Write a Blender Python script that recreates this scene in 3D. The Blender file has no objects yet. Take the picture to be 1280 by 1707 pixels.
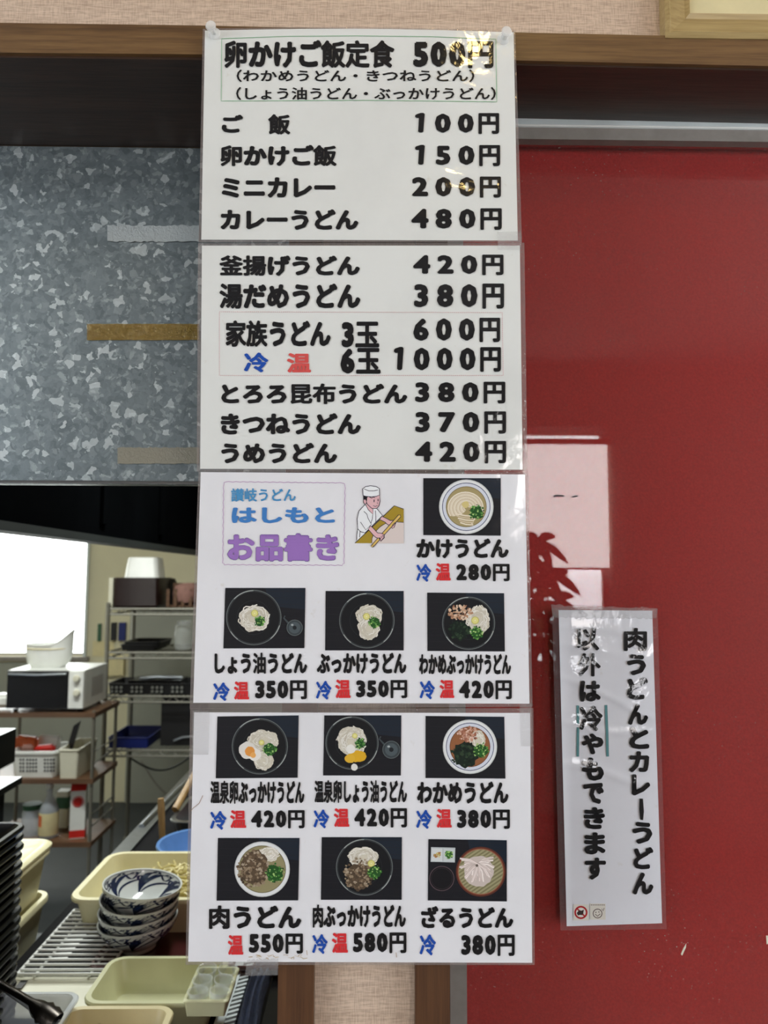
import bpy, bmesh, math, random
from mathutils import Vector, Matrix, noise
random.seed(7)
SC = bpy.context.scene
COL = SC.collection
PI = math.pi

# ------------------------------------------------------------------ camera
F = 1233.0                       # focal length in pixels of the 1280x1707 frame
EYE = Vector((0.0, -0.667, 1.5))
YAW, PITCH, ROLL = math.radians(0.78), math.radians(4.75), -0.004
_f = Vector((math.sin(YAW)*math.cos(PITCH), math.cos(YAW)*math.cos(PITCH), math.sin(PITCH)))
_r0 = Vector((math.cos(YAW), -math.sin(YAW), 0))
_u0 = _r0.cross(_f)
# picture turned clockwise by |ROLL|
_r = (_r0*math.cos(ROLL) - _u0*math.sin(ROLL))*1.0
_u = (_u0*math.cos(ROLL) + _r0*math.sin(ROLL))*1.0
cam_d = bpy.data.cameras.new('camera')
cam = bpy.data.objects.new('camera', cam_d); COL.objects.link(cam)
cam.matrix_world = Matrix(((_r.x, _u.x, -_f.x, EYE.x), (_r.y, _u.y, -_f.y, EYE.y), (_r.z, _u.z, -_f.z, EYE.z), (0, 0, 0, 1)))
cam_d.sensor_fit = 'VERTICAL'; cam_d.sensor_height = 36.0; cam_d.sensor_width = 27.0
cam_d.lens = 36.0*F/1707.0
cam_d.clip_start = 0.02
cam_d.dof.use_dof = True; cam_d.dof.focus_distance = 0.70; cam_d.dof.aperture_fstop = 8.5
SC.camera = cam

def ray(x, y):
    return (_f + _r*((x-640.0)/F) + _u*((853.5-y)/F))
def U(x, y, Y):                  # the point on the plane y = Y that stands at a pixel
    d = ray(x, y); t = (Y-EYE.y)/d.y
    return EYE + d*t
def G(x, y, z):                  # the point at height z that stands at a pixel
    d = ray(x, y); t = (z-EYE.z)/d.z
    return EYE + d*t

# ------------------------------------------------------------------ world, lights, exposure
SC.view_settings.view_transform = 'Standard'
SC.view_settings.look = 'None'
SC.view_settings.exposure = 0.12
SC.view_settings.gamma = 1.0
SC.view_settings.use_curve_mapping = False
W = bpy.data.worlds.new('world'); SC.world = W; W.use_nodes = True
bg = W.node_tree.nodes['Background']; bg.inputs[0].default_value = (0.80, 0.90, 1.0, 1); bg.inputs[1].default_value = 1.6
SC.cycles.max_bounces = 7; SC.cycles.diffuse_bounces = 4; SC.cycles.glossy_bounces = 4
SC.cycles.transparent_max_bounces = 12; SC.cycles.transmission_bounces = 6
SC.cycles.sample_clamp_indirect = 6.0
SC.cycles.caustics_reflective = False; SC.cycles.caustics_refractive = False

def area(name, loc, rot, sx, sy, power, col):
    l = bpy.data.lights.new(name, 'AREA'); l.shape = 'RECTANGLE'; l.size = sx; l.size_y = sy
    l.energy = power; l.color = col
    o = bpy.data.objects.new(name, l); COL.objects.link(o); o.location = loc; o.rotation_euler = rot
    return o
# added fill lights at made-up, unseen side windows of the dining room
area('left_fill_light', (-2.93, -1.9, 1.55), (0, -PI/2, 0), 1.3, 2.0, 19.5, (0.80, 0.96, 1.16))
area('right_fill_light', (3.13, -1.7, 1.55), (0, PI/2, 0), 1.3, 2.0, 19.5, (0.80, 0.96, 1.16))
# added fill lights below the dining and kitchen ceilings, no lamps known there
area('dining_fill_light', (-1.6, -2.0, 2.64), (0, 0, 0), 0.5, 1.2, 7, (0.95, 0.98, 1.0))
area('kitchen_fill_light', (-1.5, 2.3, 2.52), (0, 0, 0), 1.3, 0.25, 40, (0.97, 1.0, 0.95))
area('counter_fill_light', (-0.25, 1.35, 2.45), (0, 0, 0), 0.2, 0.9, 23.0, (0.95, 1.0, 0.98))

# ------------------------------------------------------------------ materials
def srgb(c):
    if isinstance(c, str):
        c = c.lstrip('#'); c = tuple(int(c[i:i+2], 16) for i in (0, 2, 4))
    v = [x/255.0 for x in c]
    return tuple((x/12.92 if x <= 0.04045 else ((x+0.055)/1.055)**2.4) for x in v) + (1.0,)
class NT:
    def __init__(s, name):
        s.m = bpy.data.materials.new(name); s.m.use_nodes = True
        s.t = s.m.node_tree; s.b = s.t.nodes['Principled BSDF']; s.out = s.t.nodes['Material Output']
    def n(s, kind, **kw):
        x = s.t.nodes.new(kind)
        for k, v in kw.items():
            if k.startswith('i_'):
                x.inputs[k[2:].replace('_', ' ')].default_value = v
            else: setattr(x, k, v)
        return x
    def l(s, a, b): s.t.links.new(a, b)
    def set(s, **kw):
        for k, v in kw.items(): s.b.inputs[k.replace('_', ' ')].default_value = v
    def pos(s, scale=(1, 1, 1)):
        g = s.n('ShaderNodeNewGeometry'); mp = s.n('ShaderNodeMapping'); mp.inputs['Scale'].default_value = scale
        s.l(g.outputs['Position'], mp.inputs['Vector']); return mp.outputs[0]
    def objc(s, scale=(1, 1, 1)):
        g = s.n('ShaderNodeTexCoord'); mp = s.n('ShaderNodeMapping'); mp.inputs['Scale'].default_value = scale
        s.l(g.outputs['Object'], mp.inputs['Vector']); return mp.outputs[0]
    def noise(s, vec, scale, detail=3, rough=0.5, dist=0.0):
        x = s.n('ShaderNodeTexNoise'); x.inputs['Scale'].default_value = scale; x.inputs['Detail'].default_value = detail
        x.inputs['Roughness'].default_value = rough; x.inputs['Distortion'].default_value = dist
        s.l(vec, x.inputs['Vector']); return x.outputs['Fac']
    def ramp(s, fac, stops, interp='LINEAR'):
        x = s.n('ShaderNodeValToRGB'); cr = x.color_ramp; cr.interpolation = interp
        while len(cr.elements) < len(stops): cr.elements.new(0.5)
        for e, (p, c) in zip(cr.elements, stops):
            e.position = p; e.color = c if len(c) == 4 else tuple(c)+(1,)
        s.l(fac, x.inputs[0]); return x.outputs[0]
    def bump(s, h, strength, dist, target='Normal'):
        x = s.n('ShaderNodeBump'); x.inputs['Strength'].default_value = strength; x.inputs['Distance'].default_value = dist
        s.l(h, x.inputs['Height']); s.l(x.outputs[0], s.b.inputs[target]); return x
    def mix(s, fac, a, b, mode='MIX'):
        x = s.n('ShaderNodeMix', data_type='RGBA', blend_type=mode)
        for i, v in ((0, fac), (6, a), (7, b)):
            if hasattr(v, 'links') or hasattr(v, 'is_output'): s.l(v, x.inputs[i])
            else: x.inputs[i].default_value = v
        return x.outputs[2]
    def math(s, op, a, b=0.0):
        x = s.n('ShaderNodeMath', operation=op)
        for i, v in ((0, a), (1, b)):
            if hasattr(v, 'is_output'): s.l(v, x.inputs[i])
            else: x.inputs[i].default_value = v
        return x.outputs[0]
def plain(name, c, rough=0.5, metal=0.0, var=0.10, scale=30.0, coat=0.0, bump=0.0, spec=0.5):
    k = NT(name); col = srgb(c)
    f = k.noise(k.objc(), scale, 4, 0.6)
    lo = tuple(v*(1-var) for v in col[:3])+(1,); hi = tuple(min(1, v*(1+var)) for v in col[:3])+(1,)
    k.l(k.ramp(f, [(0.3, lo), (0.7, hi)]), k.b.inputs['Base Color'])
    k.set(Roughness=rough, Metallic=metal); k.b.inputs['Coat Weight'].default_value = coat
    k.b.inputs['Specular IOR Level'].default_value = spec
    if bump: k.bump(f, bump, 0.002)
    return k.m
M = {}
# glossy laminated paper: the film is the coat, cockled by a fine relief
def laminate(name, colour=None, attr=False, relief=0.25, rdist=0.004):
    k = NT(name)
    if attr:
        a = k.n('ShaderNodeAttribute', attribute_name='Col'); k.l(a.outputs['Color'], k.b.inputs['Base Color'])
    else:
        c = srgb(colour)
        f = k.noise(k.pos(), 9.0, 5, 0.6)
        g = k.noise(k.pos(), 60.0, 4, 0.7)
        base = k.ramp(f, [(0.30, tuple(v*0.93 for v in c[:3])), (0.55, c[:3])])
        dirt = k.ramp(g, [(0.66, (1, 1, 1)), (0.78, (0.80, 0.74, 0.62))])
        k.l(k.mix(0.55, base, dirt, 'MULTIPLY'), k.b.inputs['Base Color'])
    k.set(Roughness=0.75); k.b.inputs['Specular IOR Level'].default_value = 0.15
    k.b.inputs['Coat Weight'].default_value = 0.85; k.b.inputs['Coat Roughness'].default_value = 0.06
    h1 = k.noise(k.pos(), 26.0, 2, 0.5, 0.6); h2 = k.noise(k.pos(), 240.0, 2, 0.6)
    h = k.math('ADD', h1, k.math('MULTIPLY', h2, 0.06))
    k.bump(h, relief, rdist, 'Coat Normal')
    return k.m
M['paper'] = laminate('laminated_white_paper', (233, 233, 236))
M['paper_warm'] = laminate('laminated_offwhite_paper', (226, 228, 224))
M['ink'] = laminate('black_print', (17, 17, 20))
M['print'] = laminate('coloured_print', attr=True)
M['note_paper'] = laminate('cockled_note_paper', (226, 228, 235), relief=0.45, rdist=0.004)
M['note_ink'] = laminate('note_black_print', (15, 15, 17), relief=0.45, rdist=0.004)
M['note_print'] = laminate('note_coloured_print', attr=True, relief=0.45, rdist=0.004)
def film(name, tint, alpha, rough=0.08, relief=0.3, scale=60.0):
    k = NT(name)
    k.set(Roughness=rough); k.b.inputs['Base Color'].default_value = srgb(tint)
    h = k.noise(k.pos(), scale, 3, 0.6, 1.0); k.bump(h, relief, 0.004)
    k.b.inputs['Alpha'].default_value = alpha
    return k.m
M['film'] = film('clear_laminate_film', (160, 150, 146), 0.26)
M['film_thin'] = film('thin_clear_film', (170, 150, 150), 0.10)
M['tape'] = film('clear_adhesive_tape', (215, 214, 212), 0.13, 0.12, 0.9, 220.0)
M['tape_white'] = film('frosted_tape', (196, 205, 205), 0.80, 0.5, 0.5, 300.0)
M['tape_amber'] = film('amber_tape', (170, 140, 62), 0.55, 0.15, 0.8, 200.0)
M['tape_beige'] = film('beige_tape', (172, 168, 150), 0.70, 0.5, 0.5, 300.0)

k = NT('woven_beige_wallpaper')
h = k.noise(k.pos((70, 70, 640)), 1.0, 3, 0.6); v = k.noise(k.pos((950, 70, 80)), 1.0, 2, 0.5)
slub = k.noise(k.pos((3, 3, 110)), 1.0, 2, 0.5)
hv = k.math('ADD', k.math('MULTIPLY', h, 0.6), k.math('MULTIPLY', v, 0.4))
base = k.ramp(hv, [(0.38, srgb((160, 136, 116))), (0.58, srgb((216, 193, 170)))])
k.l(k.mix(0.35, base, k.ramp(slub, [(0.35, srgb((188, 162, 140))), (0.65, srgb((224, 202, 180)))])), k.b.inputs['Base Color'])
k.set(Roughness=0.85); k.bump(hv, 0.3, 0.001); M['wallpaper'] = k.m

def wood(name, dark, mid, light, axis='x', rough=0.45, coat=0.15, sc=1.0):
    k = NT(name)
    s = {'x': (1.2, 18, 26), 'z': (30, 18, 1.2), 'y': (26, 1.2, 18)}[axis]
    s = tuple(a*sc for a in s)
    f = k.noise(k.pos(s), 2.2, 6, 0.62, 0.5); g = k.noise(k.pos(tuple(a*8 for a in s)), 2.0, 3, 0.6)
    a = k.ramp(f, [(0.28, srgb(dark)), (0.5, srgb(mid)), (0.72, srgb(light))])
    k.l(k.mix(0.35, a, k.ramp(g, [(0.35, srgb(dark)), (0.62, srgb(light))])), k.b.inputs['Base Color'])
    k.set(Roughness=rough); k.b.inputs['Coat Weight'].default_value = coat; k.b.inputs['Coat Roughness'].default_value = 0.25
    k.bump(g, 0.15, 0.001); return k.m
M['lintel'] = wood('stained_lintel_wood', (70, 47, 26), (104, 75, 43), (128, 98, 60))
M['head'] = wood('shade_toned_head_wood', (36, 22, 14), (52, 34, 24), (70, 50, 38), rough=0.4)  # wood tone darkened to hold the shade beneath the lintel
M['post'] = wood('stained_post_wood', (62, 37, 21), (84, 54, 31), (100, 67, 40), 'z')
M['frame_wood'] = wood('pale_frame_wood', (142, 118, 74), (170, 146, 96), (188, 166, 116), rough=0.35)
M['shelf_wood'] = wood('brown_shelf_board', (74, 50, 34), (98, 70, 48), (116, 86, 62))
M['tan_wood'] = wood('tan_wooden_handle', (122, 92, 50), (160, 126, 76), (186, 152, 100), 'z')

# galvanised sheet: crystal spangles of differing grey
k = NT('galvanised_sheet')
p = k.pos()
dn = k.n('ShaderNodeTexNoise'); dn.inputs['Scale'].default_value = 70; dn.inputs['Detail'].default_value = 3; k.l(p, dn.inputs['Vector'])
pv = k.mix(0.018, p, dn.outputs['Color'], 'ADD')
v1 = k.n('ShaderNodeTexVoronoi'); v1.inputs['Scale'].default_value = 135; k.l(pv, v1.inputs['Vector'])
v2 = k.n('ShaderNodeTexVoronoi'); v2.inputs['Scale'].default_value = 250; k.l(pv, v2.inputs['Vector'])
s1 = k.n('ShaderNodeSeparateColor'); k.l(v1.outputs['Color'], s1.inputs[0])
s2 = k.n('ShaderNodeSeparateColor'); k.l(v2.outputs['Color'], s2.inputs[0])
c1 = k.ramp(s1.outputs[0], [(0.0, srgb((112, 123, 127))), (0.80, srgb((142, 153, 156))), (0.885, srgb((164, 174, 176))), (0.915, srgb((214, 224, 224))), (1.0, srgb((232, 240, 240)))])
c2 = k.ramp(s2.outputs[1], [(0.0, srgb((110, 120, 123))), (0.87, srgb((146, 156, 159))), (0.93, srgb((196, 206, 206)))])
cc = k.mix(0.36, c1, c2); big = k.noise(p, 5.0, 3, 0.5)
k.l(k.mix(0.5, cc, k.ramp(big, [(0.3, (0.55, 0.58, 0.60)), (0.7, (1, 1, 1))]), 'MULTIPLY'), k.b.inputs['Base Color'])
k.set(Roughness=0.42, Metallic=0.55); M['galv'] = k.m

M['steel'] = plain('brushed_steel', (168, 174, 180), 0.28, 1.0, 0.08, 60)
M['steel_dull'] = plain('dull_steel_panel', (128, 130, 124), 0.5, 0.3, 0.08, 8)
M['chrome'] = plain('chrome_wire', (128, 126, 116), 0.45, 0.5, 0.05, 40)
M['alu'] = plain('aluminium_rail', (214, 222, 222), 0.38, 0.25, 0.06, 25)
M['alu_grey'] = plain('weathered_aluminium', (138, 132, 126), 0.5, 0.15, 0.10, 60)
M['track'] = plain('grey_track_metal', (88, 94, 96), 0.5, 0.2, 0.15, 30)
M['dark_metal'] = plain('dark_track_metal', (44, 48, 50), 0.5, 0.5, 0.2, 30)
M['hood'] = plain('black_range_hood', (7, 8, 9), 0.9, 0.0, 0.2, 6, spec=0.0)
M['hood_lip'] = plain('hood_lip_metal', (34, 40, 40), 0.6, 0.2, 0.15, 12)
M['cream_wall'] = plain('cream_kitchen_wall', (214, 208, 178), 0.8, 0, 0.04, 3)
M['grey_wall'] = plain('grey_lower_wall', (150, 152, 142), 0.7, 0, 0.05, 4)
M['kfloor'] = plain('dark_concrete_floor', (48, 52, 54), 0.6, 0, 0.18, 6)
M['floor'] = plain('brown_dining_floor', (116, 106, 96), 0.5, 0, 0.12, 5)
M['dceiling'] = plain('dining_ceiling_board', (148, 145, 140), 0.9, 0, 0.05, 12)
M['ceiling'] = plain('white_ceiling_board', (224, 220, 210), 0.9, 0, 0.03, 20)
M['room_wall'] = plain('dining_room_wall', (140, 132, 122), 0.85, 0, 0.05, 6)
M['cream'] = plain('cream_plastic', (226, 219, 178), 0.38, 0, 0.05, 14)
M['cream2'] = plain('pale_green_cream_plastic', (204, 204, 164), 0.35, 0, 0.05, 14)
M['beige'] = plain('beige_plastic', (212, 200, 158), 0.38, 0, 0.05, 14)
M['white'] = plain('white_plastic', (232, 234, 230), 0.35, 0, 0.04, 18)
M['offwhite'] = plain('ivory_plastic', (222, 220, 200), 0.4, 0, 0.04, 18)
M['black'] = plain('glossy_black_lacquer', (8, 8, 9), 0.2, 0, 0.2, 10, spec=0.4)
M['oven_door'] = plain('dark_oven_door', (12, 12, 14), 0.35, 0, 0.3, 12, spec=0.25)
M['black_matt'] = plain('matt_black_plastic', (20, 20, 22), 0.5, 0, 0.2, 20)
M['mat'] = plain('black_rubber_mat', (14, 14, 16), 0.8, 0, 0.2, 20, spec=0.1)
M['brownblack'] = plain('dark_brown_lacquer', (44, 26, 24), 0.3, 0, 0.15, 20)
M['maroon'] = plain('maroon_tray_lacquer', (66, 24, 26), 0.25, 0, 0.15, 20, coat=0.4)
M['porcelain'] = plain('white_porcelain', (214, 218, 214), 0.12, 0, 0.04, 20, coat=0.4)
M['navy_glaze'] = plain('navy_glaze', (30, 42, 72), 0.14, 0, 0.35, 60, coat=0.4)
M['blue'] = plain('deep_blue_plastic', (14, 30, 100), 0.5, 0, 0.1, 20)
M['blue_light'] = plain('light_blue_plastic', (92, 134, 190), 0.3, 0, 0.1, 20)
M['navy_cloth'] = plain('navy_denim_cloth', (36, 44, 66), 0.9, 0, 0.45, 140, bump=0.5)
M['red'] = plain('red_plastic', (196, 40, 34), 0.4, 0, 0.1, 20)
M['orange'] = plain('orange_packet', (222, 110, 60), 0.4, 0, 0.15, 30)
M['label_cream'] = plain('cream_label_paper', (218, 206, 160), 0.6, 0, 0.06, 30)
M['green'] = plain('green_print', (46, 92, 66), 0.5, 0, 0.1, 30)
M['pink'] = plain('dusty_pink_cloth', (146, 108, 98), 0.8, 0, 0.12, 40)
M['tongs'] = plain('dark_steel_tongs', (110, 104, 98), 0.25, 1.0, 0.1, 30)
M['leaf'] = plain('glossy_green_leaf', (70, 104, 40), 0.35, 0, 0.25, 30)
M['leaf_dark'] = plain('brown_green_leaf', (52, 44, 26), 0.4, 0, 0.25, 30)
M['bark'] = plain('plant_stem_bark', (84, 66, 44), 0.8, 0, 0.2, 40)
k = NT('boiled_noodle_strands'); k.set(Roughness=0.4)
k.l(k.ramp(k.noise(k.objc(), 40, 4), [(0.3, srgb((204, 190, 118))), (0.7, srgb((236, 226, 170)))]), k.b.inputs['Base Color']); M['noodle'] = k.m
# clear and frosted plastic, glass
def clearm(name, tint, alpha, rough):
    k = NT(name); f = k.noise(k.objc(), 40, 3)
    k.l(k.ramp(f, [(0.3, tuple(v*0.92 for v in srgb(tint)[:3])), (0.7, srgb(tint))]), k.b.inputs['Base Color'])
    k.set(Roughness=rough); k.b.inputs['Alpha'].default_value = alpha; return k.m
M['frosted'] = clearm('frosted_clear_plastic', (206, 214, 224), 0.50, 0.18)
M['clear'] = clearm('clear_plastic', (225, 230, 228), 0.28, 0.06)
k = NT('clear_pin_plastic'); k.set(Roughness=0.04, IOR=1.55, Alpha=0.42)
k.b.inputs['Base Color'].default_value = (0.93, 0.94, 0.92, 1); M['pin'] = k.m
# the door's glass pane: clear, with specks of dried dirt
k = NT('dusty_door_glass'); k.t.nodes.remove(k.b)
tr = k.n('ShaderNodeBsdfTransparent'); gl = k.n('ShaderNodeBsdfGlossy'); gl.inputs['Roughness'].default_value = 0.004
fr = k.n('ShaderNodeFresnel'); fr.inputs['IOR'].default_value = 1.52
frm = k.math('MULTIPLY', fr.outputs[0], 0.48)
mx = k.n('ShaderNodeMixShader'); k.l(frm, mx.inputs[0]); k.l(tr.outputs[0], mx.inputs[1]); k.l(gl.outputs[0], mx.inputs[2])
df = k.n('ShaderNodeBsdfDiffuse'); df.inputs['Color'].default_value = (0.75, 0.6, 0.55, 1)
vv = k.n('ShaderNodeTexVoronoi'); vv.inputs['Scale'].default_value = 170; k.l(k.pos(), vv.inputs['Vector'])
sp = k.ramp(vv.outputs['Distance'], [(0.02, (1, 1, 1)), (0.13, (0, 0, 0))])
patch = k.ramp(k.noise(k.pos((1, 1, 2.2)), 5.0, 4, 0.6), [(0.42, (0, 0, 0)), (0.70, (0.8, 0.8, 0.8))])
dust = k.math('ADD', k.math('MULTIPLY', sp, patch), k.math('MULTIPLY', k.noise(k.pos(), 3.0, 3), 0.022))
mx2 = k.n('ShaderNodeMixShader'); k.l(dust, mx2.inputs[0]); k.l(mx.outputs[0], mx2.inputs[1]); k.l(df.outputs[0], mx2.inputs[2])
k.l(mx2.outputs[0], k.out.inputs[0]); M['door_glass'] = k.m
k = NT('red_felt_backing')
f = k.noise(k.pos(), 2.2, 3, 0.5); g = k.noise(k.pos(), 420, 3, 0.7)
a = k.ramp(f, [(0.3, srgb((166, 20, 18))), (0.7, srgb((184, 27, 24)))])
k.l(k.mix(0.4, a, k.ramp(g, [(0.35, srgb((138, 17, 15))), (0.7, srgb((202, 44, 38)))])), k.b.inputs['Base Color'])
k.set(Roughness=0.8); M['redpanel'] = k.m
def emit(name, col, st):
    k = NT(name); k.set(Roughness=0.6); k.b.inputs['Base Color'].default_value = (0.8, 0.8, 0.8, 1)
    k.b.inputs['Emission Color'].default_value = col; k.b.inputs['Emission Strength'].default_value = st; return k.m
M['kitchen_pane'] = emit('bright_frosted_pane', (0.94, 1.0, 0.98, 1), 7.0)
M['blind'] = emit('glowing_roller_blind', (1.0, 0.93, 0.90, 1), 13.5)  # emission stands in for daylight coming through the cloth
M['added_pane'] = emit('added_glowing_pane', (0.95, 0.97, 1.0, 1), 7.0)  # glow of the unseen side windows, added to light the menus
M['low_pane'] = emit('sunlit_low_pane', (0.97, 0.97, 1.0, 1), 15.0)
M['bulb'] = emit('warm_lamp_bulb', (1.0, 0.70, 0.26, 1), 60.0)

# ------------------------------------------------------------------ object helpers
def link(name, me, mat=None, parent=None):
    o = bpy.data.objects.new(name, me); COL.objects.link(o)
    if mat is not None and me is not None and not me.materials: me.materials.append(mat)
    if parent is not None: o.parent = parent
    return o
def fin(name, bm, mat, parent=None, smooth=False, bevel=0.0, seg=2):
    if bevel:
        es = [e for e in bm.edges if len(e.link_faces) == 2 and e.calc_face_angle(0) > 0.6]
        bmesh.ops.bevel(bm, geom=es, offset=bevel, segments=seg, affect='EDGES', clamp_overlap=True)
    me = bpy.data.meshes.new(name); bmesh.ops.recalc_face_normals(bm, faces=bm.faces[:]); bm.to_mesh(me); bm.free()
    if smooth or bevel:
        me.shade_smooth()
        try: me.set_sharp_from_angle(angle=math.radians(40))
        except Exception: pass
    return link(name, me, mat, parent)
def bx(bm, lo, hi):
    vs = [bm.verts.new((x, y, z)) for x in (lo[0], hi[0]) for y in (lo[1], hi[1]) for z in (lo[2], hi[2])]
    for f in ((0, 1, 3, 2), (4, 6, 7, 5), (0, 4, 5, 1), (2, 3, 7, 6), (0, 2, 6, 4), (1, 5, 7, 3)):
        bm.faces.new([vs[i] for i in f])
    return vs
def box(name, lo, hi, mat, parent=None, bevel=0.0, seg=2):
    bm = bmesh.new(); bx(bm, lo, hi); return fin(name, bm, mat, parent, bevel=bevel, seg=seg)
def hexa(bm, a, b):                # two quads (lists of 4 points) joined into a block
    va = [bm.verts.new(p) for p in a]; vb = [bm.verts.new(p) for p in b]; n = len(a)
    bm.faces.new(va[::-1]); bm.faces.new(vb)
    for i in range(n): bm.faces.new([va[i], va[(i+1) % n], vb[(i+1) % n], vb[i]])
def tube(bm, pts, r, n=8, cap=True):
    pts = [Vector(p) for p in pts]; rings = []
    for i, p in enumerate(pts):
        t = (pts[min(i+1, len(pts)-1)]-pts[max(i-1, 0)]).normalized()
        a = Vector((0, 0, 1)) if abs(t.z) < 0.9 else Vector((0, 1, 0))
        u = t.cross(a).normalized(); w = t.cross(u)
        rr = r[i] if isinstance(r, (list, tuple)) else r
        rings.append([bm.verts.new(p+(u*math.cos(2*PI*k/n)+w*math.sin(2*PI*k/n))*rr) for k in range(n)])
    for a, b in zip(rings, rings[1:]):
        for k in range(n): bm.faces.new([a[k], a[(k+1) % n], b[(k+1) % n], b[k]])
    if cap: bm.faces.new(rings[0][::-1]); bm.faces.new(rings[-1])
def lathe(bm, prof, n=40, c=(0, 0, 0)):
    rings = []
    for r, z in prof:
        if r < 1e-6: rings.append([bm.verts.new((c[0], c[1], c[2]+z))])
        else: rings.append([bm.verts.new((c[0]+r*math.cos(2*PI*k/n), c[1]+r*math.sin(2*PI*k/n), c[2]+z)) for k in range(n)])
    for a, b in zip(rings, rings[1:]):
        for k in range(n):
            q = []
            for v in (a[k % len(a)], a[(k+1) % len(a)], b[(k+1) % len(b)], b[k % len(b)]):
                if v not in q: q.append(v)
            if len(q) > 2: bm.faces.new(q)
def rrect(w, d, r, n=5):
    pts = []
    for cx, cy, a0 in ((w/2-r, d/2-r, 0), (-w/2+r, d/2-r, 90), (-w/2+r, -d/2+r, 180), (w/2-r, -d/2+r, 270)):
        for i in range(n+1):
            a = math.radians(a0+90*i/n); pts.append((cx+r*math.cos(a), cy+r*math.sin(a)))
    return pts
def tub(bm, w, d, h, th=0.003, rim=0.006, flare=0.01, r=0.02, lip=0.004, floor_t=0.003, n=5):
    """open tray or tub: outer wall, rolled rim, inner wall and floor; origin at the base centre, w x d at the rim"""
    secs = [(w-2*rim-2*flare, d-2*rim-2*flare, 0, r*0.8), (w-2*rim, d-2*rim, h-lip, r), (w, d, h-lip, r+rim),
            (w+0.001, d+0.001, h-lip*0.4, r+rim), (w-0.002, d-0.002, h, r+rim), (w-2*rim+0.001-2*th, d-2*rim+0.001-2*th, h, r), (w-2*rim-2*th, d-2*rim-2*th, h-0.002, r),
            (w-2*rim-2*flare-2*th-0.004, d-2*rim-2*flare-2*th-0.004, floor_t+0.004, r*0.8), (w-2*rim-2*flare-2*th-0.012, d-2*rim-2*flare-2*th-0.012, floor_t, r*0.6)]
    rings = []
    for a, b, z, rr in secs:
        rings.append([bm.verts.new((x, y, z)) for x, y in rrect(a, b, min(rr, a/2.01, b/2.01), n)])
    bm.faces.new(rings[0][::-1]); bm.faces.new(rings[-1])
    for a, b in zip(rings, rings[1:]):
        m = len(a)
        for i in range(m): bm.faces.new([a[i], a[(i+1) % m], b[(i+1) % m], b[i]])
def empty(name, loc=(0, 0, 0), rz=0.0):
    o = bpy.data.objects.new(name, None); COL.objects.link(o); o.location = loc; o.rotation_euler = (0, 0, rz)
    o.empty_display_size = 0.02
    return o
def tag(o, label=None, cat=None, group=None, kind=None):
    if label: o['label'] = label
    if cat: o['category'] = cat
    if group: o['group'] = group
    if kind: o['kind'] = kind
    return o
def thing(name, label, cat, loc=(0, 0, 0), group=None, rz=0.0): return tag(empty(name, loc, rz), label, cat, group)
def struct(o): o['kind'] = 'structure'; return o
def dup(o, parent=None):
    c = o.copy(); COL.objects.link(c)
    if parent is not None: c.parent = parent
    for ch in list(o.children): dup(ch, c)
    return c

# ================================================================== THE SHELL
X0, X1 = -3.0, 3.2
YF = -0.012                                  # face of the lintel and posts
ST = [(-500, 31, 81), (0, 38, 87.5), (340, 42.5, 90.6), (862, 54, 100.7), (1280, 63, 110), (1900, 76, 124)]   # lintel top / bottom edge
tops = [U(a, b, YF) for a, b, c in ST]; bots = [U(a, c, YF) for a, b, c in ST]
bm = bmesh.new()
for i in range(len(ST)-1):
    a, b, c, d = bots[i], bots[i+1], tops[i+1], tops[i]
    off = Vector((0, 0.16, 0)); hexa(bm, [a, b, c, d], [a+off, b+off, c+off, d+off])
lint = struct(fin('trim_1', bm, M['lintel'], bevel=0))
ZB = bots[2].z; ZT = min(t.z for t in tops)-0.004
xl0, xl1 = U(463, 1650, YF).x, U(523, 1650, YF).x
xr0, xr1 = U(692, 1650, YF).x, U(750, 1650, YF).x
for nm, a, b in (('trim_2', xl0, xl1), ('trim_3', xr0, xr1)):
    struct(box(nm, (a, YF, 0), (b, 0.15, ZB-0.0005), M['post'], bevel=0.0015, seg=1))
YG = G(170, 246, ZB-0.004).y                 # where the head board ends and the steel apron hangs
DR = 0.070                                   # where the sliding door track stands
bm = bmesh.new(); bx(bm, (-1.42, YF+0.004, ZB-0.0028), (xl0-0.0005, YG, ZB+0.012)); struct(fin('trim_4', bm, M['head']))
zr = bots[4].z
a, b = U(752, 100, YF).x, 1.6
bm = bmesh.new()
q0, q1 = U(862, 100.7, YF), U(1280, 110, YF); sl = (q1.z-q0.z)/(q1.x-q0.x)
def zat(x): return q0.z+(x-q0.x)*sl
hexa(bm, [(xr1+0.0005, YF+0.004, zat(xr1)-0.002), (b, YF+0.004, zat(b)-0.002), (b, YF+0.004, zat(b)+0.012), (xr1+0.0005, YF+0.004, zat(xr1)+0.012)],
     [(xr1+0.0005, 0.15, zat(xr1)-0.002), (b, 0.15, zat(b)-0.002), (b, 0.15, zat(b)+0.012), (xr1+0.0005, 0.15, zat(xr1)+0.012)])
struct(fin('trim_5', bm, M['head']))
for p_, q_ in (((X0, 0, ZT), (X1, 0.15, 2.70)), ((xl1, 0, 0), (xr0, 0.15, ZT)), ((X0, 0, 0), (-1.42, 0.15, ZT)), ((1.6, 0, 0), (X1, 0.15, ZT)), ((-1.42, 0, 0), (xl0, 0.15, 0.72))):
    struct(box('wall_front', p_, q_, M['wallpaper']))   # above the lintel, between the posts, the two ends, under the pass-through
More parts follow.
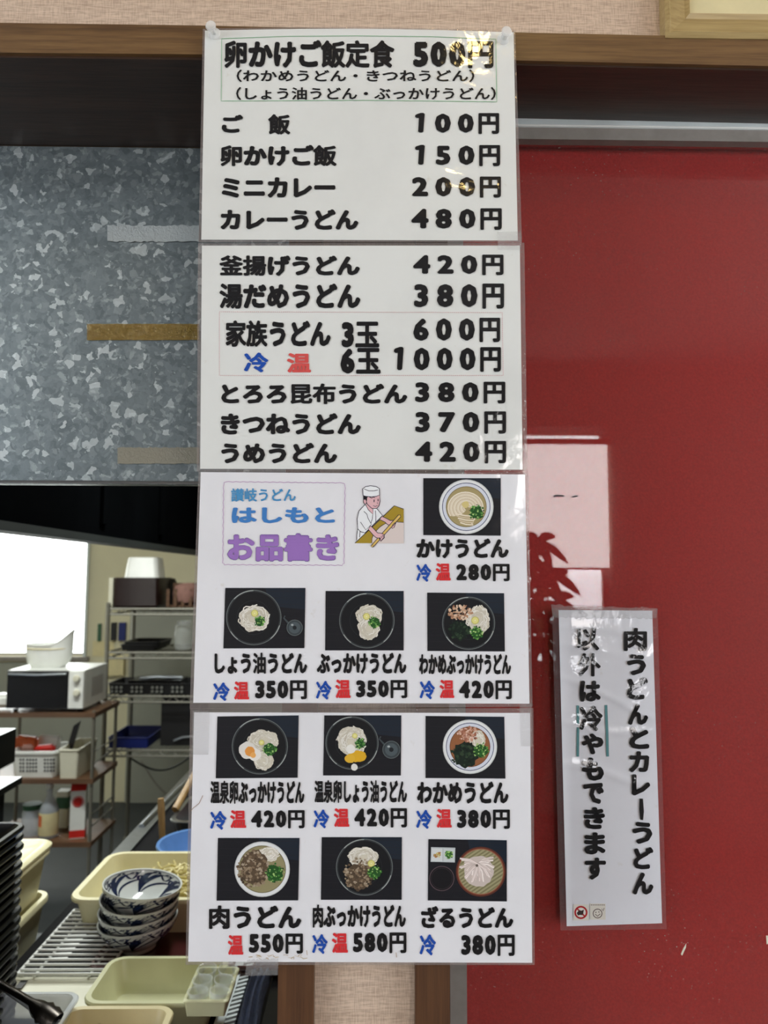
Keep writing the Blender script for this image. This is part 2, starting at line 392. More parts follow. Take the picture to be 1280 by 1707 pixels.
# dining room behind the viewer
bm = bmesh.new(); bx(bm, (X0-0.1, -3.4, -0.1), (X1+0.1, 0.15, 0)); struct(fin('floor', bm, M['floor']))
bm = bmesh.new(); bx(bm, (X0-0.1, -3.4, 2.70), (X1+0.1, 0.15, 2.78)); struct(fin('ceiling', bm, M['dceiling']))
def holed(name, axis, at, th, a0, a1, z0, z1, holes, mat):
    """a wall with rectangular window holes"""
    bm = bmesh.new()
    def put(u0, u1, w0, w1):
        if u1-u0 < 1e-4 or w1-w0 < 1e-4: return
        if axis == 'x': bx(bm, (at, u0, w0), (at+th, u1, w1))
        else: bx(bm, (u0, at, w0), (u1, at+th, w1))
    u = a0
    for h0, h1, b0, b1 in sorted(holes):
        put(u, h0, z0, z1); put(h0, h1, z0, b0); put(h0, h1, b1, z1); u = h1
    put(u, a1, z0, z1)
    return struct(fin(name, bm, mat))
DY = 0.085                                   # plane of the door's glass: the mirror of what it reflects
def V(x, y, Yreal):                          # the real point that the door glass shows at a pixel
    p = U(x, y, 2*DY-Yreal); return Vector((p.x, Yreal, p.z))
wr = V(1016, 860, -3.3).x; wt = V(950, 713, -3.3).z; wb = V(950, 1115, -3.3).z; wl = V(866, 860, -3.3).x
holed('wall_back', 'y', -3.4, 0.1, X0, X1, 0, 2.70, [(wl, wr, wb, wt)], M['room_wall'])
holed('wall_left', 'x', X0-0.1, 0.1, -3.4, 0, 0, 2.70, [(-2.9, -0.9, 0.9, 2.2)], M['room_wall'])
holed('wall_right', 'x', X1, 0.1, -3.4, 0, 0, 2.70, [(-2.7, -0.7, 0.9, 2.2)], M['room_wall'])
def window(name, p0, p1, axis, pane_mat, bars=1, w=0.04):
    """frame, mullions and pane; p0/p1 opposite corners of the opening"""
    bm = bmesh.new()
    (xa, ya, za), (xb, yb, zb) = p0, p1
    if axis == 'y':
        bx(bm, (xa, ya, za), (xb, yb, za+w)); bx(bm, (xa, ya, zb-w), (xb, yb, zb))
        for i in range(bars+2):
            c = xa+(xb-xa-w)*i/(bars+1); bx(bm, (c, ya, za+w), (c+w, yb, zb-w))
    else:
        bx(bm, (xa, ya, za), (xb, yb, za+w)); bx(bm, (xa, ya, zb-w), (xb, yb, zb))
        for i in range(bars+2):
            c = ya+(yb-ya-w)*i/(bars+1); bx(bm, (xa, c, za+w), (xb, c+w, zb-w))
    fr = struct(fin(name, bm, M['alu_grey']))
    m = 0.45
    if axis == 'y': box('pane', (xa+0.01, ya+(yb-ya)*m, za+0.01), (xb-0.01, ya+(yb-ya)*(m+0.1), zb-0.01), pane_mat, fr)
    else: box('pane', (xa+(xb-xa)*m, ya+0.01, za+0.01), (xa+(xb-xa)*(m+0.1), yb-0.01, zb-0.01), pane_mat, fr)
    return fr
window('window_1', (wl, -3.38, wb), (wr, -3.32, wt), 'y', M['low_pane'], 0)
window('added_window_left', (X0-0.08, -2.9, 0.9), (X0-0.02, -0.9, 2.2), 'x', M['added_pane'])  # unseen side windows, this one and the next, added to light the menus
window('added_window_right', (X1+0.02, -2.7, 0.9), (X1+0.08, -0.7, 2.2), 'x', M['added_pane'])
# roller blind seen in the door's reflection
bl = thing('roller_blind', 'pale roller blind half drawn over a window, mirrored in the red door glass', 'blind', (0, 0, 0))
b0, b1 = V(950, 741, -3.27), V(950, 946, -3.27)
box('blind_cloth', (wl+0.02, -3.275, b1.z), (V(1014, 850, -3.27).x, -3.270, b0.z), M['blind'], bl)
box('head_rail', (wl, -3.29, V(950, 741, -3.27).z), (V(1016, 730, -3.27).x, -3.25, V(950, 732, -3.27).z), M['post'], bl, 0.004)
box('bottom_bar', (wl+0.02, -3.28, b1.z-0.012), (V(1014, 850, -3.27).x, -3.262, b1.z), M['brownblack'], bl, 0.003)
# sill shelf and leafy plant
sz = V(930, 1036, -3.2).z
box('window_sill', (wl-0.1, -3.3, sz-0.06), (V(925, 1040, -3.2).x+0.3, -3.12, sz), M['post']); struct(bpy.data.objects['window_sill']); bpy.data.objects['window_sill'].name = 'trim_6'
pl = thing('potted_plant', 'broad-leaved potted plant standing by the window, mirrored in the red door glass', 'plant', (0, 0, 0))
pc = V(900, 1036, -2.75); rx = random.Random(3)
bm = bmesh.new(); lathe(bm, [(0, 0), (0.13, 0), (0.17, 0.30), (0.185, 0.30), (0.185, 0.33), (0.16, 0.33), (0.155, 0.29), (0, 0.29)], 28, (pc.x-0.05, -2.75, 0)); fin('pot', bm, M['brownblack'], pl, True)
bm = bmesh.new(); top = V(905, 880, -2.75)
base = Vector((pc.x-0.05, -2.75, 0.28))
stems = []
for tx, ty in ((898, 905), (915, 962), (880, 935), (925, 1005), (888, 1000), (905, 1070)):
    e = V(tx, ty, -2.75+rx.uniform(-0.08, 0.08)); stems.append(e)
    tube(bm, [base, base.lerp(e, 0.5)+Vector((rx.uniform(-.03, .03), rx.uniform(-.03, .03), 0)), e], [0.012, 0.008, 0.004], 6)
fin('stem', bm, M['bark'], pl, True)
def leaf_bm(bm, a, d, L, w):
    d = d.normalized(); s = d.cross(Vector((0.25, 1, 0.5))).normalized(); nrm = s.cross(d)
    c, lft, rgt = [], [], []
    for i in range(7):
        t = i/6; ww = w*math.sin(PI*min(1, 0.06+t*0.94))**0.7*(1-0.15*t); p = a+d*L*t-Vector((0, 0, 1))*L*0.35*t*t
        c.append(bm.verts.new(p)); lft.append(bm.verts.new(p+s*ww+nrm*ww*0.25)); rgt.append(bm.verts.new(p-s*ww+nrm*ww*0.25))
    for i in range(6):
        bm.faces.new([c[i], c[i+1], lft[i+1], lft[i]]); bm.faces.new([rgt[i], rgt[i+1], c[i+1], c[i]])
nl = 0
for si, e in enumerate(stems):
    for j in range(6):
        a = 2*PI*j/6+si; bm = bmesh.new()
        leaf_bm(bm, e+Vector((0, 0, 0.004*j)), Vector((math.cos(a), rx.uniform(-0.4, 0.4), math.sin(a)*0.9-0.35)), rx.uniform(0.12, 0.17), rx.uniform(0.024, 0.032))
        fin('leaf', bm, M['leaf'] if si in (2, 4, 5) else M['leaf_dark'], pl, True)
# the warm lamp over the viewer, the one that glints in the laminate
rr = ray(792, 78); t = (2.52-EYE.z)/rr.z; dd = rr*t
# mirror about the sheet plane y = -0.018
lx, ly = EYE.x+dd.x, 2*(-0.018)-(EYE.y+dd.y)
lp = thing('pendant_lamp', 'small warm pendant lamp hanging from the dining room ceiling above the viewer', 'lamp', (lx, ly, 2.52))
bm = bmesh.new(); lathe(bm, [(0, -0.030), (0.018, -0.027), (0.030, -0.012), (0.032, 0.004), (0.022, 0.024), (0.014, 0.04), (0, 0.04)], 20); fin('bulb', bm, M['bulb'], lp, True)
bm = bmesh.new(); lathe(bm, [(0.0, 0.06), (0.016, 0.06), (0.016, 0.028), (0.012, 0.028), (0.012, 0.04), (0, 0.04)], 20); fin('socket', bm, M['black_matt'], lp, True)
bm = bmesh.new(); tube(bm, [(0, 0, 0.06), (0, 0, 0.17)], 0.003); lathe(bm, [(0, 0.165), (0.03, 0.165), (0.03, 0.18), (0, 0.18)], 20); fin('cord', bm, M['black_matt'], lp, True)

# ---------------- kitchen shell
KX0, KX1, KY0, KY1, KZ = -3.7, 1.9, 0.155, 4.85, -0.15
bm = bmesh.new(); bx(bm, (KX0, KY0, KZ-0.1), (KX1, KY1+0.1, KZ)); struct(fin('floor', bm, M['kfloor'])).name = 'floor_kitchen'
bm = bmesh.new(); bx(bm, (KX0, KY0, 2.58), (KX1, KY1+0.1, 2.66)); struct(fin('ceiling_kitchen', bm, M['ceiling']))
kwr = U(144, 985, KY1).x; kwb = U(60, 1093, KY1).z; kwt = kwb+1.25; kwl = kwr-1.15
holed('wall_kitchen_back', 'y', KY1, 0.1, KX0, KX1, KZ, 2.58, [(kwl, kwr, kwb, kwt)], M['cream_wall'])
struct(box('wall_kitchen_left', (KX0-0.1, KY0, KZ), (KX0, KY1, 2.58), M['cream_wall']))
struct(box('wall_kitchen_right', (KX1, KY0, KZ), (KX1+0.1, KY1, 2.58), M['cream_wall']))
kw = window('window_4', (kwl, KY1+0.02, kwb), (kwr, KY1+0.08, kwt), 'y', M['kitchen_pane'], 0, 0.018)
struct(box('trim_7', (kwl-0.04, KY1-0.03, kwb-0.035), (kwr+0.04, KY1, kwb-0.005), M['alu_grey'], bevel=0.004))
struct(box('trim_8', (kwr, KY1-0.025, kwb-0.005), (kwr+0.018, KY1, kwt), M['alu'], bevel=0.004))
# grey lower cladding on the back wall
gz = U(250, 1092, KY1).z
gx0 = U(215, 1100, KY1-0.02).x
struct(box('wall_kitchen_panel', (KX0, KY1-0.012, KZ), (U(176, 1100, KY1).x, KY1, kwb-0.05), M['grey_wall']))
struct(box('wall_kitchen_panel', (gx0, KY1-0.02, KZ), (KX1, KY1, U(250, 1018, KY1-0.02).z), M['grey_wall']))

# ---------------- the steel apron above the pass-through
az0 = U(170, 802.5, YG).z; axr = xl0+0.02
ap = thing('galvanised_apron', 'spangled galvanised steel apron hanging above the kitchen pass-through', 'metal sheet', (-0.75, YG, az0))
def under(o, root):                          # keep world placement while parenting
    o.parent = root; o.location = -Vector(root.location); return o
under(box('sheet', (-1.42, YG, az0), (xl0-0.001, YG+0.0015, ZB-0.0035), M['galv']), ap)
za = U(170, 808, YG).z
bm = bmesh.new(); bx(bm, (-1.42, YG-0.007, za), (xl0-0.001, YG+0.010, az0)); under(fin('folded_hem', bm, M['galv'], bevel=0.0015), ap)
bm = bmesh.new(); tube(bm, [(-1.42, YG-0.008, (az0+za)/2), (xl0-0.001, YG-0.008, (az0+za)/2)], 0.0016, 6); under(fin('hem_edge', bm, M['steel']), ap)
def strip(name, x0, x1, y0, y1, mat, label, ragged=0.0, seed=1):
    r = random.Random(seed); bm = bmesh.new(); n = 30; a, b = [], []
    for i in range(n+1):
        t = x0+(x1-x0)*i/n; j0 = r.uniform(-1, 1)*ragged; j1 = r.uniform(-1, 1)*ragged
        a.append(bm.verts.new(U(t, y0+j0, YG-0.0012))); b.append(bm.verts.new(U(t, y1+j1, YG-0.0012)))
    for i in range(n): bm.faces.new([a[i], a[i+1], b[i+1], b[i]])
    o = fin(name, bm, mat); o.data.update()
    s = o.modifiers.new('thickness', 'SOLIDIFY'); s.thickness = 0.0004
    under(o, ap); o['label'] = label
strip('tape_strip', 179, 332, 376, 403, M['tape_white'], 'frosted white tape strip', 1.6, 4)
strip('tape_strip', 145, 332, 540, 567, M['tape_amber'], 'amber packing tape strip', 0.4, 5)
strip('tape_strip', 196, 332, 746, 773, M['tape_beige'], 'beige masking tape strip', 1.0, 6)

# ---------------- sliding door: track, aluminium frame, glass, red backing
dx0, dx1 = U(750, 1650, DY-0.01).x, 1.58
zdr = U(1000, 190, DR).z
struct(box('trim_9', (xr1+0.001, DR, zdr), (dx1, DR+0.075, ZB+0.03), M['track'], bevel=0.001, seg=1))
bm = bmesh.new(); tube(bm, [(xr1+0.001, DR-0.002, U(1000, 170, DR).z), (dx1, DR-0.002, U(1000, 173, DR).z)], 0.0013, 6); struct(fin('trim_10', bm, M['alu_grey']))
door = empty('door_1', (0.8, DY, 0)); struct(door)
def dpart(o): return under(o, door)
zt1 = U(1000, 193, DY-0.008).z; zt2 = U(1000, 217, DY-0.008).z; zt3 = U(1000, 240, DY-0.004).z
dpart(box('top_rail', (dx0, DY-0.012, zt2), (dx1, DY+0.03, zt1), M['alu'], bevel=0.002))
dpart(box('glazing_bead', (dx0, DY-0.0115, zt3), (dx1, DY-0.001, zt2), M['alu_grey'], bevel=0.001))
bm = bmesh.new(); tube(bm, [(dx0, DY-0.0125, zt2+0.0015), (dx1, DY-0.0125, zt2+0.0015)], 0.0012, 6); dpart(fin('rail_highlight', bm, M['white']))  # white line put in as the highlight along the rail
xs = U(777, 1650, DY-0.006).x
dpart(box('stile', (dx0, DY-0.012, 0.02), (xs, DY+0.03, zt3), M['alu_grey'], bevel=0.002))
dpart(box('stile', (dx1-0.05, DY-0.012, 0.02), (dx1, DY+0.03, zt3), M['alu_grey'], bevel=0.002))
dpart(box('bottom_rail', (xs, DY-0.012, 0.02), (dx1-0.05, DY+0.03, 0.12), M['alu_grey'], bevel=0.002))
dpart(box('glass_pane', (xs, DY-0.001, 0.12), (dx1-0.05, DY+0.003, zt3), M['door_glass']))
dpart(box('red_backing', (xs, DY+0.012, 0.12), (dx1-0.05, DY+0.018, zt3+0.022), M['redpanel']))
# two flecks of old paper stuck to the glass
for n_, pts in enumerate(([(1135, 1591), (1137, 1593), (1143, 1580), (1144, 1573), (1139, 1581)], [(1277, 1560), (1282, 1560), (1282, 1573), (1278, 1574)])):
    bm = bmesh.new(); f = bm.faces.new([bm.verts.new(U(a, b, DY-0.0016)) for a, b in pts])
    r_ = bmesh.ops.extrude_face_region(bm, geom=[f]); bmesh.ops.translate(bm, vec=(0, 0.0005, 0), verts=[v for v in r_['geom'] if isinstance(v, bmesh.types.BMVert)])
    dpart(fin('paper_fleck', bm, M['offwhite']))
for pts in ([(922, 826), (930, 824.5), (941, 826), (940, 828), (930, 827.5), (923, 828.5)], [(952, 828), (958, 826), (964, 825.5), (962, 828.5), (954, 829)]):
    bm = bmesh.new(); f = bm.faces.new([bm.verts.new(U(a, b, DY-0.0016)) for a, b in pts])
    r_ = bmesh.ops.extrude_face_region(bm, geom=[f]); bmesh.ops.translate(bm, vec=(0, 0.0005, 0), verts=[v for v in r_['geom'] if isinstance(v, bmesh.types.BMVert)])
    dpart(fin('dark_scratch', bm, M['black_matt']))

# ---------------- picture frame above the lintel (only its lower left corner is in view)
FY = -0.016
pf = thing('picture_frame', 'pale gold wooden picture frame hung above the lintel at upper right', 'picture frame', (0, 0, 0))
o0, i0 = U(1111, 59, FY), U(1156, 11, FY); pw = i0.x-o0.x; ph = i0.z-o0.z
fw, fh = 0.48, 0.36
prof = [(0, 0.0155), (0, 0.003), (0.12, 0.0), (0.20, 0.002), (0.24, 0.005), (0.85, 0.010), (1.0, 0.008), (1.0, 0.0155)]
cor = [(o0.x, o0.z, 1, 1), (o0.x+fw, o0.z, -1, 1), (o0.x+fw, o0.z+fh, -1, -1), (o0.x, o0.z+fh, 1, -1)]
for i in range(4):
    bm = bmesh.new(); ra, rb = [], []
    for u_, d_ in prof:
        for L_, c_ in ((ra, cor[i]), (rb, cor[(i+1) % 4])):
            L_.append(bm.verts.new((c_[0]+c_[2]*u_*pw, FY+d_, c_[1]+c_[3]*u_*ph)))
    n_ = len(prof)
    for j in range(n_): bm.faces.new([ra[j], ra[(j+1) % n_], rb[(j+1) % n_], rb[j]])
    bm.faces.new(ra[::-1]); bm.faces.new(rb)
    fin('moulding', bm, M['frame_wood'], pf)
box('mat_board', (o0.x+pw*0.9, FY+0.0115, o0.z+ph*0.9), (o0.x+fw-pw*0.9, FY+0.0150, o0.z+fh-ph*0.9), M['label_cream'], pf)

# ================================================================== LAMINATED SHEETS
_gl = {}
def glyph(ch, off, _=0):
    key = (ch, off)
    if key in _gl: return _gl[key]
    c = bpy.data.curves.new('g', 'FONT'); c.body = ch; c.offset = off; c.resolution_u = 2
    o = bpy.data.objects.new('g', c); COL.objects.link(o)
    dg = bpy.context.evaluated_depsgraph_get(); me = bpy.data.meshes.new_from_object(o.evaluated_get(dg))
    vs = [(v.co.x, v.co.y) for v in me.vertices]; fs = [tuple(p.vertices) for p in me.polygons]
    bpy.data.objects.remove(o); bpy.data.curves.remove(c); bpy.data.meshes.remove(me)
    _gl[key] = (vs, fs); return _gl[key]
class Flat:
    """flat print: polygons laid out on a sheet, in drawing order"""
    def __init__(s): s.v = []; s.f = []; s.c = []; s.k = 0
    def add(s, pts, col, raw=None):
        s.k += 1; n = len(s.v); s.v += [(p[0], p[1], s.k+(p[2]*0.5 if len(p) > 2 else 0)) for p in pts]
        for f in (raw or [tuple(range(len(pts)))]): s.f.append(tuple(n+i for i in f)); s.c.append(col)
    def disc(s, x, y, rx, ry, col, n=40, wob=0.0, r=None):
        s.add([(x+rx*(1+(r.uniform(-wob, wob) if r else 0))*math.cos(2*PI*i/n), y+ry*(1+(r.uniform(-wob, wob) if r else 0))*math.sin(2*PI*i/n)) for i in range(n)], col)
    def ring(s, x, y, rx, ry, w, col, n=48):
        p = [(x+rx*math.cos(2*PI*i/n), y+ry*math.sin(2*PI*i/n)) for i in range(n)]+[(x+(rx-w)*math.cos(2*PI*i/n), y+(ry-w)*math.sin(2*PI*i/n)) for i in range(n)]
        s.add(p, col, [(i, (i+1) % n, n+(i+1) % n, n+i) for i in range(n)])
    def stroke(s, pts, w, col, closed=False):
        n = len(pts); L = []; R = []
        for i in range(n):
            if closed: a, b = pts[i-1], pts[(i+1) % n]
            else: a, b = pts[max(i-1, 0)], pts[min(i+1, n-1)]
            dx, dy = b[0]-a[0], b[1]-a[1]; m = math.hypot(dx, dy) or 1; ww = (w[i] if isinstance(w, list) else w)/2
            L.append((pts[i][0]-dy/m*ww, pts[i][1]+dx/m*ww)); R.append((pts[i][0]+dy/m*ww, pts[i][1]-dx/m*ww))
        q = [(i, i+1, n+i+1, n+i) for i in range(n-1)]+([(n-1, 0, n, 2*n-1)] if closed else [])
        s.add(L+R, col, q)
    def text(s, st, x0, x1, y0, y1, col=(17, 17, 20), wide=False, off=None, slant=0.0, lift=0.0):
        """ink box of a line of lettering: x0..x1, y0 (top)..y1 (bottom)"""
        pen = 0; pv = []; pf = []
        for ch in st:
            if ch == '　': pen += 1.0; continue
            kana = ord(ch) < 0x3100
            o_ = off if off is not None else (0.070 if ord(ch) < 0x80 else (0.060 if kana else 0.040))
            if wide and ord(ch) < 0x80: o_ = 0.056
            vs, fs = glyph(ch, 0.0)
            if ch == '1': vs, fs = [(0.30, 0.0), (0.37, 0.0), (0.42, 0.72), (0.36, 0.72), (0.20, 0.66), (0.195, 0.60), (0.33, 0.62)], [(0, 1, 2, 3, 6), (3, 4, 5, 6)]
            if vs and o_ > 0.001:
                n0 = len(vs); V_ = []; G_ = []
                for q_ in range(9):
                    ox, oy = (0, 0) if q_ == 8 else (o_*math.cos(q_*PI/4+0.39), o_*0.92*math.sin(q_*PI/4+0.39))
                    V_ += [(v[0]+ox, v[1]+oy, q_) for v in vs]; G_ += [tuple(n0*q_+i for i in f) for f in fs]
                vs, fs = V_, G_
            if not vs: pen += 0.3; continue
            lo = min(v[0] for v in vs); hi = max(v[0] for v in vs)
            if ord(ch) < 0x80:
                adv = 1.0 if wide else (hi-lo)+0.09
                sc_ = 1.28 if wide else 1.02; dx = pen+(adv-(hi-lo)*sc_)/2-lo*sc_
                vs2 = [(v[0]*sc_+dx, v[1]*1.06+0.0)+tuple(v[2:]) for v in vs]
            else: adv = 1.0; vs2 = [(v[0]+pen, v[1])+tuple(v[2:]) for v in vs]
            n = len(pv); pv += vs2; pf += [tuple(n+i for i in f) for f in fs]; pen += adv
        ax = min(v[0] for v in pv); bx_ = max(v[0] for v in pv); ay = min(v[1] for v in pv); by = max(v[1] for v in pv)
        P = []
        for v_ in pv:
            vx, vy = v_[0], v_[1]
            t = (vx-ax)/(bx_-ax); h = (vy-ay)/(by-ay)
            P.append((x0+(x1-x0)*t+slant*(h-0.5)*(y1-y0), y1-(y1-y0)*h+lift*(t-0.5), v_[2] if len(v_) > 2 else 0))
        s.add(P, col, pf)
    def build(s, name, mat, root, surf, step=1.2e-5, base=8.0e-4, label=None):
        me = bpy.data.meshes.new(name); R = root.location
        vs = [surf(x, y, base+k*step)-R for x, y, k in s.v]
        # keep faces turned to the room
        me.from_pydata([tuple(v) for v in vs], [], s.f); me.update()
        at = me.color_attributes.new('Col', 'FLOAT_COLOR', 'CORNER')
        d = []
        for p, c in zip(me.polygons, s.c): d += list(srgb(c))*p.loop_total
        at.data.foreach_set('color', d)
        bm = bmesh.new(); bm.from_mesh(me)
        bm.normal_update()
        fl = [f for f in bm.faces if f.normal.y > 0]; bmesh.ops.reverse_faces(bm, faces=fl); bm.to_mesh(me); bm.free()
        me.materials.append(mat); o = link(name, me, None, root)
        if label: o['label'] = label
        return o
def make_surf(yf):
    def surf(x, y, lift=0.0):
        Y = yf(x, y)-lift
        return U(x, y, Y)
    return surf
def sheet(name, label, quad, film_quad, surf, pmat, fmat, res=(24, 24)):
    """quad: TL TR BR BL of the paper; film_quad of the laminate around it"""
    c = sum((surf(*q) for q in quad), Vector())/4
    root = thing(name, label, 'menu sheet', c)
    def grid(nm, q, mat, lift, thick, nx=res[0], ny=res[1], wob=None):
        bm = bmesh.new(); g = []
        for j in range(ny+1):
            row = []
            for i in range(nx+1):
                u, v = i/nx, j/ny
                x = (q[0][0]*(1-u)+q[1][0]*u)*(1-v)+(q[3][0]*(1-u)+q[2][0]*u)*v
                y = (q[0][1]*(1-u)+q[1][1]*u)*(1-v)+(q[3][1]*(1-u)+q[2][1]*u)*v
                if wob: x, y = wob(x, y, u, v)
                row.append((surf(x, y, lift)-c, surf(x, y, lift-thick)-c))
            g.append(row)
        F_ = [[bm.verts.new(p[0]) for p in r] for r in g]; B_ = [[bm.verts.new(p[1]) for p in r] for r in g]
        for j in range(ny):
            for i in range(nx):
                bm.faces.new([F_[j][i], F_[j][i+1], F_[j+1][i+1], F_[j+1][i]]); bm.faces.new([B_[j][i], B_[j+1][i], B_[j+1][i+1], B_[j][i+1]])
        for j in range(ny):
            bm.faces.new([F_[j][0], F_[j+1][0], B_[j+1][0], B_[j][0]]); bm.faces.new([F_[j][nx], B_[j][nx], B_[j+1][nx], F_[j+1][nx]])
        for i in range(nx):
            bm.faces.new([F_[0][i], B_[0][i], B_[0][i+1], F_[0][i+1]]); bm.faces.new([F_[ny][i], F_[ny][i+1], B_[ny][i+1], B_[ny][i]])
        return fin(nm, bm, mat, root, True)
    def topcurve(x, y, u, v): return x, y-4.5*math.sin(PI*u)**1.0*(1-v)**3*(1 if name_curve else 0)
    name_curve = 'pins' in label
    grid('laminate_film', film_quad, fmat, 0.0, 0.0003, wob=topcurve)
    grid('paper', quad, pmat, 0.0003, 0.00025, wob=topcurve)
    return root
def sm(t): t = max(0, min(1, t)); return t*t*(3-2*t)
BLK = (17, 17, 20); BLU = (24, 76, 170); RED = (214, 48, 52)
def s1y(x, y): return -0.0185-0.0065*sm((y-250)/150)
def s2y(x, y): return -0.0240+0.0012*sm((y-410)/370)
def s3y(x, y): return -0.0215
def s4y(x, y): return -0.0205
S1, S2, S3, S4 = (make_surf(f) for f in (s1y, s2y, s3y, s4y))
m1 = sheet('laminated_menu', 'topmost laminated menu sheet, rice dishes and curry prices, held by clear pins', [(341.5, 51), (856, 54), (863, 401), (335.5, 399.5)],
           [(338, 48), (858.5, 52), (870, 404), (331, 404)], S1, M['paper_warm'], M['film'])
m2 = sheet('laminated_menu', 'second laminated menu sheet with large black noodle names and a dotted family box', [(336.5, 409.5), (866.5, 409.5), (871, 783), (333.5, 781.5)],
           [(330, 405.5), (874, 404.5), (879, 786), (328, 786)], S2, M['paper_warm'], M['film'])
m3 = sheet('laminated_menu', 'third laminated menu sheet with purple title box, chef drawing and four dish photos', [(334.5, 787), (875, 791), (882.5, 1173), (322, 1171.5)],
           [(331, 785), (880, 787), (887.5, 1178), (316, 1182)], S3, M['paper'], M['film'])
m4 = sheet('laminated_menu', 'lowest laminated menu sheet with six dish photos in two rows', [(323.5, 1187.5), (883.5, 1188.5), (887, 1605), (313.5, 1603)],
           [(317, 1181), (889, 1180.5), (891, 1608.5), (309.5, 1608.5)], S4, M['paper'], M['film'])
for m in (m1, m2, m3, m4): m['group'] = 'laminated menu sheets taped in a column'
def lay(root, surf, o, s):
    def T(st, a, b, c, d, col=BLK, **kw):
        F_ = Flat(); F_.text(st, o[0]+a/s, o[0]+b/s, o[1]+c/s, o[1]+d/s, col, **kw)
        nm = 'lettering'
        lab = {BLU: 'blue lettering', RED: 'red lettering'}.get(col)
        return F_.build(nm, M['print'], root, surf, label=lab)
    return T
s = 2.3273
T = lay(m1, S1, (330, 30), s)
T('卵かけご飯定食', 102, 762, 85, 194); T('500円', 835, 1146, 90, 195)
T('（わかめうどん・きつねうどん）', 150, 1072, 200, 248, off=0.022); T('（しょう油うどん・ぶっかけうどん）', 148, 1155, 268, 318, off=0.022)
T('ご', 92, 175, 375, 445); T('飯', 272, 358, 373, 452); T('100円', 842, 1168, 368, 450, wide=True)
T('卵かけご飯', 87, 538, 492, 575); T('150円', 842, 1172, 492, 575, wide=True)
T('ミニカレー', 92, 533, 618, 697); T('200円', 830, 1175, 615, 697, wide=True)
T('カレーうどん', 87, 622, 742, 822); T('480円', 828, 1178, 738, 822, wide=True)
def px(o, s, pts): return [(o[0]+a/s, o[1]+b/s) for a, b in pts]
def frame_line(root, surf, pts, w, col, dash=0, name='printed_border', wav=0.0):
    F_ = Flat(); P = []
    for i in range(len(pts)):
        a, b = pts[i], pts[(i+1) % len(pts)]; L = math.hypot(b[0]-a[0], b[1]-a[1]); n = max(2, int(L/(dash or 6)))
        for j in range(n): t = j/n; P.append((a[0]+(b[0]-a[0])*t, a[1]+(b[1]-a[1])*t))
    if dash:
        for i in range(0, len(P), 2):
            q = P[(i+1) % len(P)]; F_.stroke([P[i], q], w, col); F_.k = 1
    elif wav:
        c = (sum(p[0] for p in P)/len(P), sum(p[1] for p in P)/len(P))
        P = [(p[0]+(wav if i % 2 else -wav)*(1 if p[0] > c[0] else -1), p[1]+(wav if i % 2 else -wav)*(1 if p[1] > c[1] else -1)) for i, p in enumerate(P)]
        F_.stroke(P, w, col, True)
    else: F_.stroke(P, w, col, True)
    F_.build(name, M['print'], root, surf)
frame_line(m1, S1, px((330, 30), s, [(92, 80), (340, 71), (620, 69), (900, 72), (1155, 82), (1159, 325), (640, 319), (90, 322)]), 0.9, (120, 175, 130))
T = lay(m2, S2, (330, 390), s)
T('釜揚げうどん', 83, 628, 83, 163); T('420円', 835, 1185, 80, 160, wide=True)
T('湯だめうどん', 83, 630, 192, 290); T('380円', 838, 1187, 192, 290, wide=True)
T('家族うどん', 107, 515, 335, 438); T('3玉', 557, 703, 340, 440); T('600円', 835, 1172, 325, 420, wide=True)
T('冷', 178, 273, 460, 537, BLU); T('温', 345, 438, 462, 538, (214, 84, 80)); T('6玉', 553, 708, 442, 542); T('1000円', 760, 1175, 438, 535, wide=True)
T('とろろ昆布うどん', 90, 812, 580, 660); T('380円', 842, 1192, 573, 658, wide=True)
T('きつねうどん', 88, 632, 695, 778); T('370円', 843, 1195, 688, 775, wide=True)
T('うめうどん', 90, 540, 810, 890); T('420円', 842, 1195, 803, 890, wide=True)
frame_line(m2, S2, px((330, 390), s, [(83, 302), (1180, 305), (1184, 549), (83, 549)]), 0.8, (205, 130, 135), dash=1.6)
s = 2.1695
T = lay(m3, S3, (310, 780), s)
T('讃岐うどん', 163, 397, 74, 122, (74, 146, 196), off=0.030); T('はしもと', 165, 538, 142, 200, (66, 128, 196), off=0.05)
T('お品書き', 149, 554, 236, 339, (100, 76, 138), off=0.056); T('お品書き', 151, 552, 238, 337, (156, 116, 190), off=0.045).location.y -= 0.00003
frame_line(m3, S3, px((310, 780), s, [(142, 50), (568, 54), (575, 62), (571, 345), (564, 352), (139, 350), (133, 343), (136, 58)]), 0.8, (176, 122, 178), wav=0.5)
TRI = [('かけうどん', (833, 1167, 255, 327), 'c', (833, 887, 347, 412), (903, 957, 344, 408), '280円', (977, 1170, 347, 410)),
       ('しょう油うどん', (103, 438, 668, 745), 'c', (98, 158, 776, 843), (173, 228, 772, 838), '350円', (250, 437, 768, 837)),
       ('ぶっかけうどん', (473, 797, 668, 745), 'c', (470, 526, 770, 838), (540, 595, 765, 833), '350円', (615, 800, 767, 833)),
       ('わかめぶっかけうどん', (843, 1175, 672, 748), 'c', (845, 900, 769, 837), (917, 970, 766, 833), '420円', (988, 1178, 768, 837))]
def dish_lines(T, L):
    for nm, b, _, cb, rb, pr, pb in L:
        T(nm, *b)
        if cb: T('冷', *cb, BLU)
        if rb: T('温', *rb, RED)
        T(pr, *pb)
dish_lines(T, TRI)
s = 2.1333
T = lay(m4, S4, (300, 1170), s)
